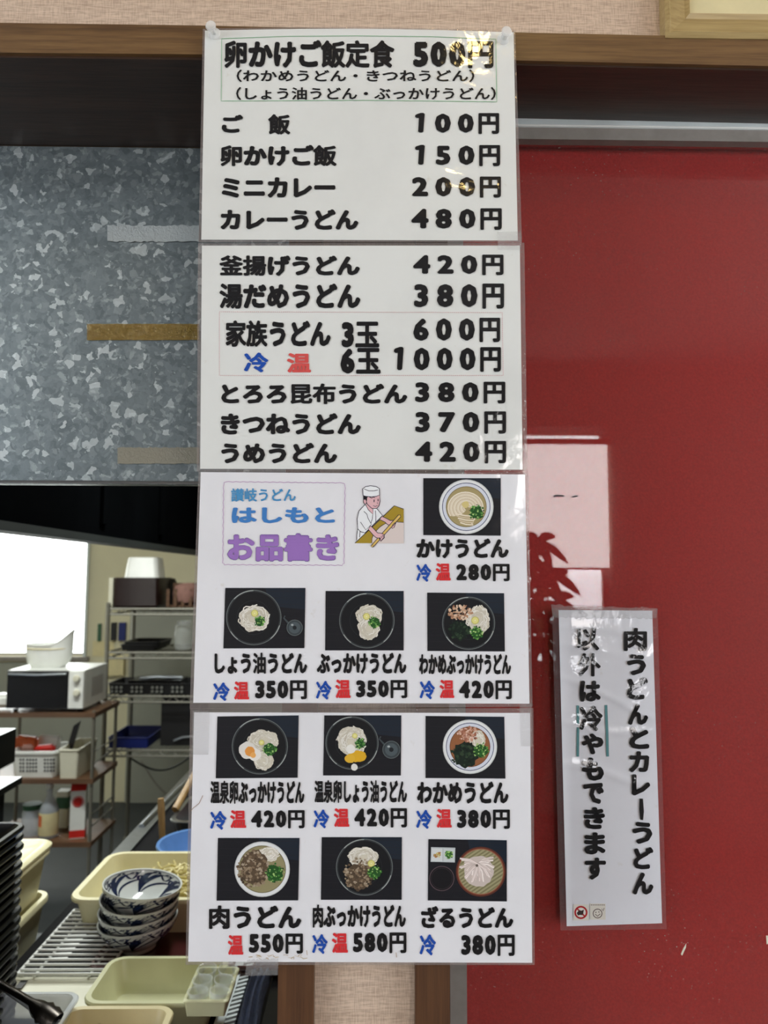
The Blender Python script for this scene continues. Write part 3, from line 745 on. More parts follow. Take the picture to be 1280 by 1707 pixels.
dish_lines(T, [('温泉卵ぶっかけうどん', (108, 442, 280, 363), 0, (107, 165, 388, 455), (178, 235, 385, 449), '420円', (253, 443, 385, 450)),
    ('温泉卵しょう油うどん', (478, 807, 278, 360), 0, (475, 530, 383, 450), (547, 602, 378, 445), '420円', (620, 807, 378, 447)),
    ('わかめうどん', (843, 1168, 283, 362), 0, (840, 895, 384, 452), (912, 966, 380, 448), '380円', (985, 1173, 383, 452)),
    ('肉うどん', (103, 431, 724, 808), 0, None, (170, 225, 829, 900), '550円', (245, 437, 824, 896)),
    ('肉ぶっかけうどん', (472, 803, 721, 803), 0, (470, 525, 826, 897), (540, 597, 821, 893), '580円', (615, 805, 820, 894)),
    ('ざるうどん', (857, 1185, 726, 805), 0, (852, 910, 827, 902), None, '380円', (1000, 1190, 828, 904))])

# ---- dish photographs, printed flat on the sheets
def photo(root, surf, q, spec, seed, label):
    """q: TL TR BR BL corners; spec(P, D, r): draws with unit coordinates"""
    r = random.Random(seed); F_ = Flat()
    def P(u, v):
        return ((q[0][0]*(1-u)+q[1][0]*u)*(1-v)+(q[3][0]*(1-u)+q[2][0]*u)*v, (q[0][1]*(1-u)+q[1][1]*u)*(1-v)+(q[3][1]*(1-u)+q[2][1]*u)*v)
    w = q[1][0]-q[0][0]; h = q[3][1]-q[0][1]
    F_.add([P(0, 0), P(1, 0), P(1, 1), P(0, 1)], (24, 25, 31))
    F_.add([P(0.5, 0), P(1, 0), P(1, 0.36), P(0.55, 0.30)], (27, 36, 48))
    for i in range(9):
        v = (i+0.5)/9; F_.stroke([P(0.01, v), P(0.3, v+0.008), P(0.7, v-0.006), P(0.99, v)], 0.5, (33, 33, 38))
    A = h/w
    class D: pass
    def disc(u, v, ru, col, wob=0, n=40, ry=1.0):
        x, y = P(u, v); F_.disc(x, y, ru*w, ru*w*ry, col, n, wob, r if wob else None)
    def ring(u, v, ru, wd, col): x, y = P(u, v); F_.ring(x, y, ru*w, ru*w, wd, col)
    def noodles(u, v, ru, rv, n, cols=((234, 230, 218), (222, 217, 202), (244, 241, 232), (212, 205, 188)), wid=1.5):
        x0, y0 = P(u, v); RU, RV = ru*w, rv*w
        F_.disc(x0, y0, RU*0.92, RV*0.92, (216, 209, 190), 26, 0.10, r)
        for i in range(int(n*1.5)):
            a0 = r.uniform(0, 2*PI); R_ = r.uniform(0.25, 1.0)**0.8; L = r.uniform(0.9, 2.4); ox, oy = r.uniform(-.18, .18), r.uniform(-.18, .18)
            pts = []
            for j in range(9):
                a = a0+L*j/8; k_ = R_*(1+0.10*math.sin(j*1.3+i))
                pts.append((x0+(ox*(1-R_)+math.cos(a)*k_)*RU*0.95, y0+(oy*(1-R_)+math.sin(a)*k_)*RV*0.95))
            F_.stroke(pts, wid+0.5, (192, 184, 164)); F_.stroke(pts, wid, r.choice(cols))
    def bits(u, v, ru, n, cols, size=1.6, rv=None):
        x0, y0 = P(u, v); rv = rv or ru
        for i in range(n):
            a = r.uniform(0, 2*PI); k_ = math.sqrt(r.random()); x = x0+math.cos(a)*k_*ru*w; y = y0+math.sin(a)*k_*rv*w
            s_ = size*r.uniform(0.6, 1.4); m = r.randint(4, 6); b = r.uniform(0, PI)
            F_.add([(x+s_*math.cos(b+2*PI*t/m)*r.uniform(.7, 1.2), y+s_*math.sin(b+2*PI*t/m)*r.uniform(.6, 1.1)) for t in range(m)], r.choice(cols))
            F_.k -= 0 if i % 4 == 0 else 1
    GREEN = [(46, 104, 44), (76, 138, 60), (120, 172, 86), (32, 76, 36), (168, 204, 120)]
    def greens(u, v, ru): disc(u, v, ru*0.85, (38, 84, 36), 0.15, 18); bits(u, v, ru, 46, GREEN, 1.5)
    def lemon(u, v, ru=0.045): disc(u, v, ru, (196, 190, 96), 0, 20); disc(u, v, ru*0.8, (226, 220, 140), 0, 20); disc(u, v, ru*0.18, (240, 236, 190), 0, 10)
    def glassbowl(u, v, ru):
        disc(u, v, ru, (20, 22, 26)); ring(u, v, ru, 1.5, (98, 104, 104)); ring(u, v, ru-0.018, 0.7, (66, 72, 74)); ring(u, v, ru*0.62, 0.6, (40, 44, 48))
        x, y = P(u, v)
        for a0, a1 in ((0.3, 0.9), (2.2, 2.6), (3.9, 4.7)):
            F_.stroke([(x+ru*w*0.975*math.cos(a0+(a1-a0)*j/8), y+ru*w*0.975*math.sin(a0+(a1-a0)*j/8)) for j in range(9)], 1.3, (168, 174, 170))
    def whitebowl(u, v, ru, navy, broth):
        disc(u, v, ru, (206, 208, 206)); disc(u, v, ru*0.965, (228, 230, 230))
        if navy: ring(u, v, ru*0.885, 1.3, (44, 56, 96)); disc(u, v, ru*0.86, (214, 218, 228))
        disc(u, v, ru*(0.75 if navy else 0.86), tuple(int(c*0.78) for c in broth)); disc(u, v, ru*(0.72 if navy else 0.83), broth)
    def pot(u, v, ru):
        x, y = P(u, v); disc(u, v, ru, (58, 66, 70)); ring(u, v, ru, 0.8, (104, 112, 112)); disc(u, v, ru*0.72, (78, 88, 92)); disc(u, v, ru*0.25, (30, 34, 38))
        F_.disc(x-ru*w*0.3, y-ru*w*0.35, ru*w*0.16, ru*w*0.12, (170, 178, 178), 12)
        F_.stroke([(x-ru*w*0.8, y-ru*w*0.6), (x-ru*w*1.35, y-ru*w*1.2), (x-ru*w*1.2, y-ru*w*1.5)], [3.2, 2.2, 2.0], (66, 74, 78))
    MEAT = [(128, 108, 86), (100, 82, 64), (152, 134, 110), (78, 64, 50), (172, 156, 134)]
    WAK = [(24, 40, 30), (34, 54, 38), (16, 28, 22), (48, 68, 46)]
    FLK = [(206, 168, 138), (182, 138, 108), (226, 198, 172), (160, 114, 88)]
    spec(dict(disc=disc, ring=ring, noodles=noodles, bits=bits, greens=greens, lemon=lemon, glass=glassbowl, white=whitebowl, pot=pot, MEAT=MEAT, WAK=WAK, FLK=FLK, F=F_, P=P, r=r, w=w))
    return F_.build('dish_photo', M['print'], root, surf, step=3e-6, label=label)
def q3(p): return px((310, 780), 2.1695, p)
def q4(p): return px((300, 1170), 2.1333, p)
def d1(c):
    c['white'](.555, .50, .352, True, (168, 152, 106)); F_, P, w = c['F'], c['P'], c['w']; x, y = P(.545, .52)
    for i in range(15):
        R_ = (0.035+0.205*i/15)*w; a0 = 1.9+i*0.05; pts = [(x+R_*math.cos(a0+4.2*j/18)+(1-i/15)*2, y+R_*0.9*math.sin(a0+4.2*j/18)) for j in range(19)]
        F_.stroke(pts, 2.2, (168, 152, 122)); F_.stroke(pts, 1.7, [(232, 220, 196), (218, 202, 172), (240, 230, 210)][i % 3])
    for i in range(5):
        yy = y+(0.10+0.028*i)*w; F_.stroke([(x-0.13*w+i*2, yy-3), (x, yy), (x+0.10*w, yy+1), (x+0.17*w-i*3, yy-2)], 2.2, [(236, 224, 202), (214, 196, 166)][i % 2])
    c['disc'](.545, .46, .045, (214, 196, 130), 0.12, 16); c['greens'](.69, .60, .10)
def d2(c): c['glass'](.365, .49, .345); c['noodles'](.37, .50, .195, .17, 44); c['lemon'](.375, .42); c['greens'](.44, .55, .07); c['pot'](.875, .66, .10)
def d3(c): c['glass'](.53, .50, .355); c['noodles'](.56, .42, .17, .14, 34); c['noodles'](.555, .62, .14, .16, 30); c['lemon'](.525, .43); c['greens'](.63, .53, .08)
def d4(c):
    c['glass'](.535, .52, .345); c['noodles'](.66, .46, .16, .20, 34); c['disc'](.42, .64, .12, (18, 32, 26), 0.18, 22); c['bits'](.42, .64, .135, 60, c['WAK'], 2.2)
    c['bits'](.43, .33, .155, 90, c['FLK'], 2.3, .10); c['lemon'](.62, .47, .05); c['greens'](.64, .68, .085)
def d5(c):
    c['glass'](.53, .49, .345); c['noodles'](.57, .40, .19, .13, 36); c['noodles'](.58, .72, .13, .12, 22)
    c['disc'](.38, .55, .105, (226, 222, 214), 0.06, 22); c['disc'](.47, .62, .08, (236, 232, 224), 0.08, 18); c['disc'](.41, .57, .062, (226, 152, 72), 0.05, 20); c['disc'](.45, .63, .035, (234, 172, 96), 0.1, 14)
    c['lemon'](.55, .43, .034); c['greens'](.65, .54, .085)
def d6(c):
    c['glass'](.365, .46, .345); c['noodles'](.36, .43, .20, .19, 46); c['disc'](.44, .68, .12, (222, 172, 42), 0.08, 24, 0.62); c['disc'](.34, .72, .07, (226, 180, 56), 0.08, 18, 0.8)
    c['disc'](.35, .56, .06, (236, 234, 226), 0.08, 16); c['disc'](.40, .86, .045, (232, 230, 222), 0.1, 14); c['lemon'](.40, .34, .036); c['greens'](.47, .47, .07); c['pot'](.875, .57, .115)
def d7(c):
    c['white'](.56, .49, .345, True, (150, 96, 62)); c['noodles'](.66, .38, .10, .13, 22); c['disc'](.50, .62, .16, (22, 36, 28), 0.14, 24); c['bits'](.50, .62, .18, 80, c['WAK'], 2.6, .15)
    c['bits'](.54, .28, .13, 90, [(206, 158, 134), (186, 128, 104), (226, 190, 170), (162, 104, 82)], 2.2, .10); c['greens'](.70, .55, .10)
def d8(c):
    c['white'](.55, .50, .34, False, (150, 142, 104)); c['noodles'](.62, .26, .14, .09, 26); c['disc'](.46, .48, .17, (92, 76, 58), 0.12, 24, 1.25)
    c['bits'](.44, .50, .19, 150, c['MEAT'], 2.7, .23); c['disc'](.70, .58, .10, (58, 104, 48), 0.15, 18); c['greens'](.71, .56, .115)
def d9(c):
    c['glass'](.535, .48, .355); c['noodles'](.52, .32, .20, .13, 40); c['disc'](.46, .62, .15, (84, 70, 54), 0.14, 22, 1.1); c['bits'](.46, .60, .185, 140, c['MEAT'], 2.5, .21)
    c['lemon'](.62, .42, .045); c['greens'](.66, .56, .09)
def d10(c):
    F_, P, w = c['F'], c['P'], c['w']
    c['disc'](.67, .52, .318, (92, 48, 36)); c['disc'](.67, .52, .298, (146, 84, 62)); c['disc'](.67, .52, .285, (146, 140, 104)); x, y = P(.67, .52)
    for i in range(-13, 14):
        R_ = .28*w; d_ = i*R_/13.6; hl = math.sqrt(max(0, R_*R_-d_*d_)); ca, sa = math.cos(-0.6), math.sin(-0.6)
        F_.stroke([(x-hl*ca-d_*sa, y-hl*sa+d_*ca), (x+hl*ca-d_*sa, y+hl*sa+d_*ca)], 0.9, (106, 100, 70) if i % 2 else (172, 166, 130))
    r = c['r']; hx, hy = P(.62, .40)
    F_.disc(x-4, y-1, .19*w, .20*w, (206, 192, 184), 26, 0.06, r)
    for i in range(46):
        a = -0.5+4.1*i/46+r.uniform(-.1, .1); L = (0.15+0.09*math.sin(i*0.5+1)**2)*w; ex, ey = hx+math.cos(a)*L*0.95, hy+math.sin(a)*L
        pts = [(hx-math.cos(a)*4, hy-math.sin(a)*4), ((hx+ex)/2+3*math.sin(i), (hy+ey)/2-3), (ex, ey)]
        F_.stroke(pts, 3.0, (190, 174, 166)); F_.stroke(pts, 2.3, [(236, 222, 216), (220, 204, 196), (246, 236, 230)][i % 3])
    c['disc'](.62, .42, .018, (104, 92, 84), 0.1, 12)
    F_.add([P(.035, .13), P(.345, .135), P(.34, .375), P(.03, .37)], (186, 192, 194)); F_.add([P(.045, .15), P(.18, .15), P(.18, .36), P(.042, .355)], (214, 218, 218)); F_.add([P(.195, .15), P(.335, .155), P(.33, .36), P(.195, .36)], (204, 210, 210))
    c['bits'](.11, .25, .045, 24, [(212, 200, 130), (190, 176, 100), (170, 120, 70)], 1.8); c['greens'](.265, .25, .05)
    c['disc'](.175, .64, .16, (20, 20, 24)); c['ring'](.175, .64, .16, 1.3, (92, 76, 82)); c['ring'](.175, .64, .135, 0.6, (56, 48, 52))
photo(m3, S3, q3([(858, 37), (1138, 37), (1138, 245), (858, 243)]), d1, 11, 'photo of noodles in broth, white bowl')
photo(m3, S3, q3([(142, 434), (432, 434), (428, 652), (135, 653)]), d2, 12, 'photo of noodles in a glass bowl beside a sauce pot')
photo(m3, S3, q3([(505, 445), (787, 445), (787, 660), (503, 660)]), d3, 13, 'photo of noodles in a glass bowl')
photo(m3, S3, q3([(872, 451), (1150, 453), (1153, 664), (873, 662)]), d4, 14, 'photo of noodles with seaweed and fish flakes')
photo(m4, S4, q4([(133, 52), (422, 48), (418, 270), (127, 272)]), d5, 15, 'photo of noodles with a soft egg')
photo(m4, S4, q4([(513, 48), (787, 48), (785, 262), (509, 262)]), d6, 16, 'photo of noodles with egg yolk and a sauce pot')
photo(m4, S4, q4([(873, 50), (1153, 53), (1157, 273), (873, 271)]), d7, 17, 'photo of seaweed noodles in a blue-rimmed bowl')
photo(m4, S4, q4([(135, 484), (425, 484), (420, 706), (130, 707)]), d8, 18, 'photo of meat noodles in a white bowl')
photo(m4, S4, q4([(504, 481), (789, 481), (788, 704), (501, 704)]), d9, 19, 'photo of meat noodles in a glass bowl')
photo(m4, S4, q4([(883, 488), (1162, 492), (1162, 710), (881, 706)]), d10, 20, 'photo of cold noodles on a bamboo tray')
# ---- the drawing of a cook rolling dough (crop units: 13.474 per pixel from 590,800)
F_ = Flat(); K = 13.474
def c_(pts): return [(590+a/K, 800+b/K) for a, b in pts]
INK = (40, 34, 50); SK = (226, 182, 186); WH = (238, 240, 242); OL = (166, 140, 44); RL = (222, 188, 104); DO = (222, 208, 202)
def shape(pts, col, line=True, w=1.15, closed=True):
    F_.add(c_(pts), col)
    if line: F_.stroke(c_(pts), w, INK, closed)
shape([(75, 1110), (60, 1360), (20, 1420), (240, 1300), (240, 1180), (90, 1100)], WH, False)
F_.stroke(c_([(85, 1100), (65, 1230), (62, 1360)]), 1.1, INK); F_.stroke(c_([(135, 1160), (125, 1290)]), 1.1, INK)
F_.add(c_([(20, 1420), (905, 580), (1115, 655), (1115, 1425)]), OL)
F_.stroke(c_([(20, 1420), (450, 1020), (905, 580), (1115, 655)]), 1.2, INK)
F_.add(c_([(390, 1420), (410, 1290), (480, 1180), (560, 1080), (700, 990), (850, 940), (1115, 955), (1115, 1425)]), DO)
F_.stroke(c_([(400, 1425), (405, 1310), (440, 1230), (510, 1130), (600, 1040), (720, 970), (860, 935), (1115, 955)]), 1.0, INK)
shape([(240, 560), (110, 700), (70, 880), (85, 1100), (150, 1165), (250, 1190), (400, 1040), (480, 960), (640, 800), (510, 640), (420, 600)], WH)
F_.add(c_([(270, 540), (420, 640), (430, 770), (380, 740), (300, 640)]), SK); F_.stroke(c_([(265, 560), (320, 670), (430, 775), (425, 650)]), 1.0, INK)
F_.stroke(c_([(420, 780), (410, 880), (380, 970)]), 1.0, INK); F_.stroke(c_([(220, 705), (290, 770), (310, 850), (390, 1000), (265, 1125), (145, 945)]), 1.0, INK); F_.stroke(c_([(480, 690), (490, 830), (490, 950)]), 1.0, INK)
shape([(620, 820), (700, 850), (820, 915), (900, 905), (945, 950), (900, 1070), (855, 1090), (830, 1010), (760, 1010), (700, 950), (580, 890)], SK)
shape([(380, 1480), (430, 1510), (1050, 830), (1040, 790), (1000, 785)], RL)
shape([(370, 1030), (430, 1080), (530, 1190), (620, 1200), (680, 1230), (680, 1300), (600, 1380), (580, 1310), (500, 1300), (430, 1240), (320, 1110)], SK)
F_.stroke(c_([(560, 1300), (600, 1375), (680, 1290), (670, 1240)]), 1.6, INK)
for k_ in range(3): F_.stroke(c_([(600+k_*28, 1330-k_*25), (580+k_*28, 1290-k_*25)]), 1.0, INK); F_.stroke(c_([(880+k_*20, 1040-k_*25), (860+k_*20, 1000-k_*22)]), 1.0, INK)
F_.add(c_([(400, 1445), (430, 1465), (450, 1500), (410, 1520), (385, 1490)]), INK); F_.disc(*c_([(412, 1485)])[0], 1.6, 1.6, RL, 14)
shape([(280, 370), (575, 340), (585, 480), (560, 580), (510, 640), (400, 640), (300, 550), (270, 470)], SK)
F_.add(c_([(205, 340), (330, 370), (295, 400), (290, 480), (210, 470)]), (22, 20, 26))
shape([(215, 450), (250, 430), (280, 470), (280, 530), (240, 545), (212, 500)], SK)
F_.stroke(c_([(330, 375), (400, 410), (430, 385), (470, 400)]), 1.2, INK)
shape([(205, 350), (195, 200), (260, 150), (370, 130), (500, 150), (570, 195), (575, 340), (500, 370), (380, 380), (270, 370)], WH)
F_.stroke(c_([(230, 205), (330, 245), (450, 245), (540, 225)]), 1.0, INK)
F_.stroke(c_([(452, 440), (450, 500)]), 1.5, INK); F_.stroke(c_([(540, 425), (540, 480)]), 1.4, INK); F_.stroke(c_([(520, 505), (535, 525), (515, 530)]), 0.8, INK); F_.stroke(c_([(430, 580), (480, 598), (530, 570)]), 0.9, INK)
F_.build('cook_drawing', M['print'], m3, S3, step=4e-6, label='drawing of a cook in white rolling dough')

rs = random.Random(9)
F_ = Flat()
for i in range(16):
    x_ = rs.uniform(412, 505); y_ = 1594+rs.uniform(-3, 3)+(x_-412)*0.01
    F_.stroke([(x_, y_), (x_+rs.uniform(1, 5), y_+rs.uniform(-3, 2)), (x_+rs.uniform(3, 8), y_+rs.uniform(-2, 3))], rs.uniform(0.6, 1.3), rs.choice([(196, 176, 140), (178, 150, 110), (206, 192, 166)]))
F_.stroke([(318, 1352), (322, 1347), (332, 1339), (338, 1326)], 0.9, (150, 118, 92)); F_.stroke([(660, 1588), (661, 1596)], 0.9, (170, 140, 105)); F_.stroke([(511, 1584), (512, 1592)], 0.9, (170, 140, 105))
F_.build('tape_residue', M['print'], m4, S4, step=4e-6, label='tan tape residue at the foot')
# ---- the vertical note on the door glass
def ridge(x, y):
    s_ = 0
    for x0_, y0_, x1_, y1_, a_, w_ in ((925, 1128, 1100, 1196, 1.0, 7), (920, 1205, 1080, 1222, 0.7, 6), (925, 1272, 1060, 1300, 1.1, 8), (930, 1078, 1090, 1096, 0.7, 9), (925, 1046, 1095, 1058, 0.6, 6)):
        t_ = (x-x0_)/(x1_-x0_); yc = y0_+(y1_-y0_)*t_+5*math.sin(t_*5+y0_)
        s_ += a_*math.exp(-((y-yc)/w_)**2)*(0.5+0.5*sm((1.15-t_)/0.4))
    return 0.0009*s_
def ny(x, y): return 0.0800-ridge(x, y)-0.0040*(1-sm((x-915)/38))-0.0003*math.sin(x/40.0+y/70.0)-0.0014
SN = make_surf(ny)
note = sheet('laminated_note', 'tall narrow laminated note taped to the red door, two columns of vertical lettering', [(931, 1017), (1087, 1018), (1103.5, 1539), (944.5, 1544)],
             [(920, 1012), (1096, 1015), (1111, 1549), (934, 1551)], SN, M['note_paper'], M['film_thin'], (30, 150))
note['category'] = 'note'
cols = [('肉', 455, 565, 190, 300), ('う', 470, 560, 315, 415), ('ど', 470, 570, 425, 530), ('ん', 475, 570, 550, 650), ('と', 480, 575, 660, 765), ('カ', 480, 575, 775, 875), ('レ', 492, 580, 885, 985),
        ('う', 495, 590, 1110, 1215), ('ど', 500, 595, 1230, 1335), ('ん', 497, 595, 1350, 1455)]
col2 = [('以', 230, 338, 190, 298), ('外', 240, 345, 310, 420), ('は', 245, 345, 440, 540), ('冷', 245, 355, 560, 680), ('や', 255, 358, 690, 790), ('も', 256, 360, 805, 915), ('で', 262, 360, 925, 1025), ('き', 265, 365, 1040, 1145), ('ま', 267, 368, 1160, 1265), ('す', 270, 370, 1280, 1385)]
ks = 2.8462
for group in (cols, col2):
    F_ = Flat()
    for ch, a, b, c, d in group: F_.text(ch, 880+a/ks, 880+b/ks, 980+c/ks, 980+d/ks, BLK)
    if group is cols: F_.add([(880+a/ks, 980+b/ks) for a, b in ((530, 1000), (545, 1000), (550, 1060), (546, 1102), (533, 1100), (528, 1050))], BLK)
    F_.build('vertical_lettering', M['note_print'], note, SN, step=4e-6, base=1.2e-3)
for x0, y0, x1, y1 in ((236, 558, 236, 800), (370, 556, 378, 800)):
    F_ = Flat(); F_.stroke([(880+x0/ks, 980+y0/ks), (880+(x0+x1)/2/ks+0.4, 980+(y0+y1)/2/ks), (880+x1/ks, 980+y1/ks)], 4.4, (92, 142, 146)); F_.build('marker_stroke', M['note_print'], note, SN, base=7.0e-4, label='teal marker stroke')
def sq(a, b, c, d): return [(880+a/ks, 980+c/ks), (880+b/ks, 980+c/ks), (880+b/ks, 980+d/ks), (880+a/ks, 980+d/ks)]
F_ = Flat(); F_.add(sq(215, 288, 1502, 1578), (226, 222, 214)); x, y = 880+251/ks, 980+1540/ks
F_.disc(x, y, 6.5, 6.5, (232, 226, 222), 24); F_.add([(x-7, y+1), (x-3, y-4), (x+1, y-3), (x+5, y-5), (x+4, y+1), (x+5, y+5), (x-1, y+4), (x-5, y+5)], (60, 44, 44)); F_.ring(x, y, 11, 11, 2.9, (176, 30, 36), 36)
F_.stroke([(x-7.5, y-7.5), (x+7.5, y+7.5)], 2.4, (176, 30, 36)); F_.build('round_red_sticker', M['note_print'], note, SN, step=5e-6, label='red prohibition sticker')
F_ = Flat(); F_.add(sq(294, 368, 1498, 1574), (222, 218, 208)); x, y = 880+330/ks, 980+1545/ks
F_.ring(x, y, 8, 8, 1.3, (80, 62, 60), 30); F_.stroke([(x-4, y+1), (x, y+4.5), (x+4.5, y+0.5)], 1.2, (80, 62, 60)); F_.disc(x-2.8, y-2, 0.9, 1.1, (80, 62, 60), 8); F_.disc(x+2.2, y-2.5, 0.9, 1.1, (80, 62, 60), 8); F_.stroke([(x+7, y-8), (x+9, y-4), (x+11, y-9)], 1.1, (80, 62, 60))
for t in range(8): F_.stroke([(x-11+t*3, y-14.5), (x-9.2+t*3, y-14)], 1.3, (96, 80, 78))
F_.build('smiling_face_sticker', M['note_print'], note, SN, step=5e-6, label='small smiling face sticker')
# tape over the note's top edge, and the tape at the menu's foot
def tape(name, label, pts, surf, lift=0.001, rag=1.0, seed=2, mat='tape'):
    r = random.Random(seed); bm = bmesh.new(); nx, ny_ = 40, 5; g = []; c = sum((surf(*p) for p in pts), Vector())/4
    for j in range(ny_+1):
        row = []
        for i in range(nx+1):
            u, v = i/nx, j/ny_; e = r.uniform(-rag, rag)*(1 if j in (0, ny_) else 0)
            x = (pts[0][0]*(1-u)+pts[1][0]*u)*(1-v)+(pts[3][0]*(1-u)+pts[2][0]*u)*v; y = (pts[0][1]*(1-u)+pts[1][1]*u)*(1-v)+(pts[3][1]*(1-u)+pts[2][1]*u)*v+e
            row.append(bm.verts.new(surf(x, y, lift+r.uniform(0, 0.0003)*(rag > 0.5))-c))
        g.append(row)
    for j in range(ny_):
        for i in range(nx): bm.faces.new([g[j][i], g[j][i+1], g[j+1][i+1], g[j+1][i]])
    o = fin(name, bm, M[mat], None, True); o.location = c; md = o.modifiers.new('thickness', 'SOLIDIFY'); md.thickness = 0.00008
    return tag(o, label, 'tape')
tape('adhesive_tape', 'crumpled clear tape across the top of the narrow note', [(918, 1008), (1096, 1013), (1094, 1031), (922, 1030)], SN, 0.0012, 2.0, 3)
tape('adhesive_tape', 'clear tape flap hanging under the lowest menu sheet by the left post', [(412, 1600), (464, 1598), (463, 1626), (408, 1627)], S4, 0.0012, 0.8, 5)
tape('adhesive_tape', 'clear tape joining the left corners of the third and lowest menu sheets', [(321, 1184), (349, 1184), (347, 1258), (320, 1258)], S4, 0.0012, 0.3, 6)
tape('adhesive_tape', 'clear tape at the upper right corner of the lowest menu sheet', [(866, 1172), (886, 1172), (887, 1244), (868, 1244)], S4, 0.0012, 0.3, 7)
tape('adhesive_tape', 'clear tape joining the right corners of the top two menu sheets', [(829, 386), (868, 386), (869, 416), (830, 416)], S2, 0.0035, 0.3, 8)
# ---- clear push pins
def pin(px_, py_, label, tilt):
    p = U(px_, py_, s1y(px_, py_)-0.001)
    t = thing('push_pin', label, 'push pin', p, 'clear push pins holding the menu')
    bm = bmesh.new(); lathe(bm, [(0, 0), (0.0052, 0), (0.0056, 0.0008), (0.0050, 0.0020), (0.0028, 0.0032), (0.0022, 0.0060), (0.0026, 0.0088), (0.0046, 0.0104), (0.0048, 0.0116), (0.0040, 0.0126), (0, 0.0128)], 28)
    h = fin('head', bm, M['pin'], t, True); bm = bmesh.new(); lathe(bm, [(0.0006, 0.004), (0.0006, -0.006), (0, -0.008)], 10); nd = fin('needle', bm, M['steel'], t, True)
    for o in (h, nd): o.rotation_euler = (PI/2+tilt[0], tilt[1], tilt[2])
    return t
pin(358, 57, 'clear plastic push pin at the upper left corner of the menu', (0.05, 0.0, -0.12))
pin(838, 66, 'clear plastic push pin at the upper right corner of the menu', (0.05, 0.0, 0.15))

# ================================================================== THE KITCHEN
ORD = 'top second third fourth fifth sixth seventh eighth ninth tenth eleventh twelfth thirteenth fourteenth fifteenth sixteenth seventeenth eighteenth nineteenth twentieth lowest,twenty-first'.split()
CZ = 0.80                                    # counter top
CX = -0.64                                   # its left edge (the aisle side)
# range hood running back along the left of the pass-through
h0, h1 = U(-60, 877, 0.55), U(335, 925, 2.7)
hz = (h0.z+h1.z)/2
ha = G(0, 885, hz); hb = G(333, 925, hz)
dirn = (hb-ha).normalized(); ha2 = ha-dirn*0.95; ha2 = Vector((ha2.x, max(ha2.y, YG+0.03), hz)); hb2 = hb+dirn*0.5
hood = thing('range_hood', 'long black side panel of a range hood hanging over the kitchen, above the bright window', 'range hood', (ha.x, ha.y, hz))
bm = bmesh.new(); LW = Vector((-0.05, 0, 0))
hexa(bm, [ha2+Vector((0, 0, .018)), hb2+Vector((0, 0, .018)), hb2+LW*0+Vector((0, 0, 2.575-hz)), ha2+Vector((0, 0, 2.575-hz))], [ha2+LW+Vector((0, 0, .018)), hb2+LW+Vector((0, 0, .018)), hb2+LW+Vector((0, 0, 2.575-hz)), ha2+LW+Vector((0, 0, 2.575-hz))])
under(fin('canopy', bm, M['hood'], bevel=0.004), hood)
bm = bmesh.new(); hexa(bm, [ha2+Vector((.008, 0, 0)), hb2+Vector((.008, 0, 0)), hb2+Vector((.008, 0, .018)), ha2+Vector((.008, 0, .018))], [ha2+LW, hb2+LW, hb2+LW+Vector((0, 0, .018)), ha2+LW+Vector((0, 0, .018))])
under(fin('lip', bm, M['hood_lip'], bevel=0.003), hood)
q = U(192, 870, (ha.y+hb.y)/2-0.4)
for tt in (0.3, 0.62):
    p = ha.lerp(hb, tt)+Vector((0.012, 0, 0)); bm = bmesh.new(); bx(bm, (p.x-0.004, p.y-0.02, hz+0.05), (p.x+0.004, p.y+0.02, 2.56)); under(fin('seam_strip', bm, M['hood'], bevel=0.001), hood)

# counters
ct = thing('steel_counter', 'stainless kitchen counter along the aisle carrying bowls and cream tubs', 'counter', (CX, 0.2, 0))
under(box('counter_top', (CX, 0.19, CZ-0.03), (-0.195, 2.55, CZ), M['mat'], bevel=0.003), ct)
under(box('edge_strip', (CX-0.006, 1.22, CZ-0.028), (CX+0.035, 2.55, CZ+0.006), M['steel'], bevel=0.004), ct)
under(box('base_cabinet', (CX+0.04, 0.24, KZ), (-0.2, 2.5, CZ-0.03), M['black_matt']), ct)
bm = bmesh.new()
for i in range(16): y = 0.95+0.09*i; tube(bm, [(CX+0.03, y, 0.1), (CX+0.03, y, CZ-0.04)], 0.004, 6)
for z in (0.1, CZ-0.05): tube(bm, [(CX+0.03, 0.9, z), (CX+0.03, 2.4, z)], 0.006, 6)
under(fin('side_rods', bm, M['dark_metal'], smooth=True), ct)
bm = bmesh.new(); a, b = G(236, 1379, CZ+0.005), G(318, 1297, CZ+0.005); tube(bm, [a, b, b+(b-a)*0.4], [0.009]*3, 10); under(fin('side_rail', bm, M['steel'], smooth=True), ct)
pcn = thing('pass_counter', 'low black counter inside the pass-through under the tray stack', 'counter', (-1.0, 0.2, 0))
under(box('counter_top', (-1.40, 0.19, CZ-0.03), (CX-0.008, 0.62, CZ), M['black_matt'], bevel=0.003), pcn)
under(box('base_cabinet', (-1.38, 0.22, KZ), (CX-0.03, 0.58, CZ-0.03), M['black_matt']), pcn)
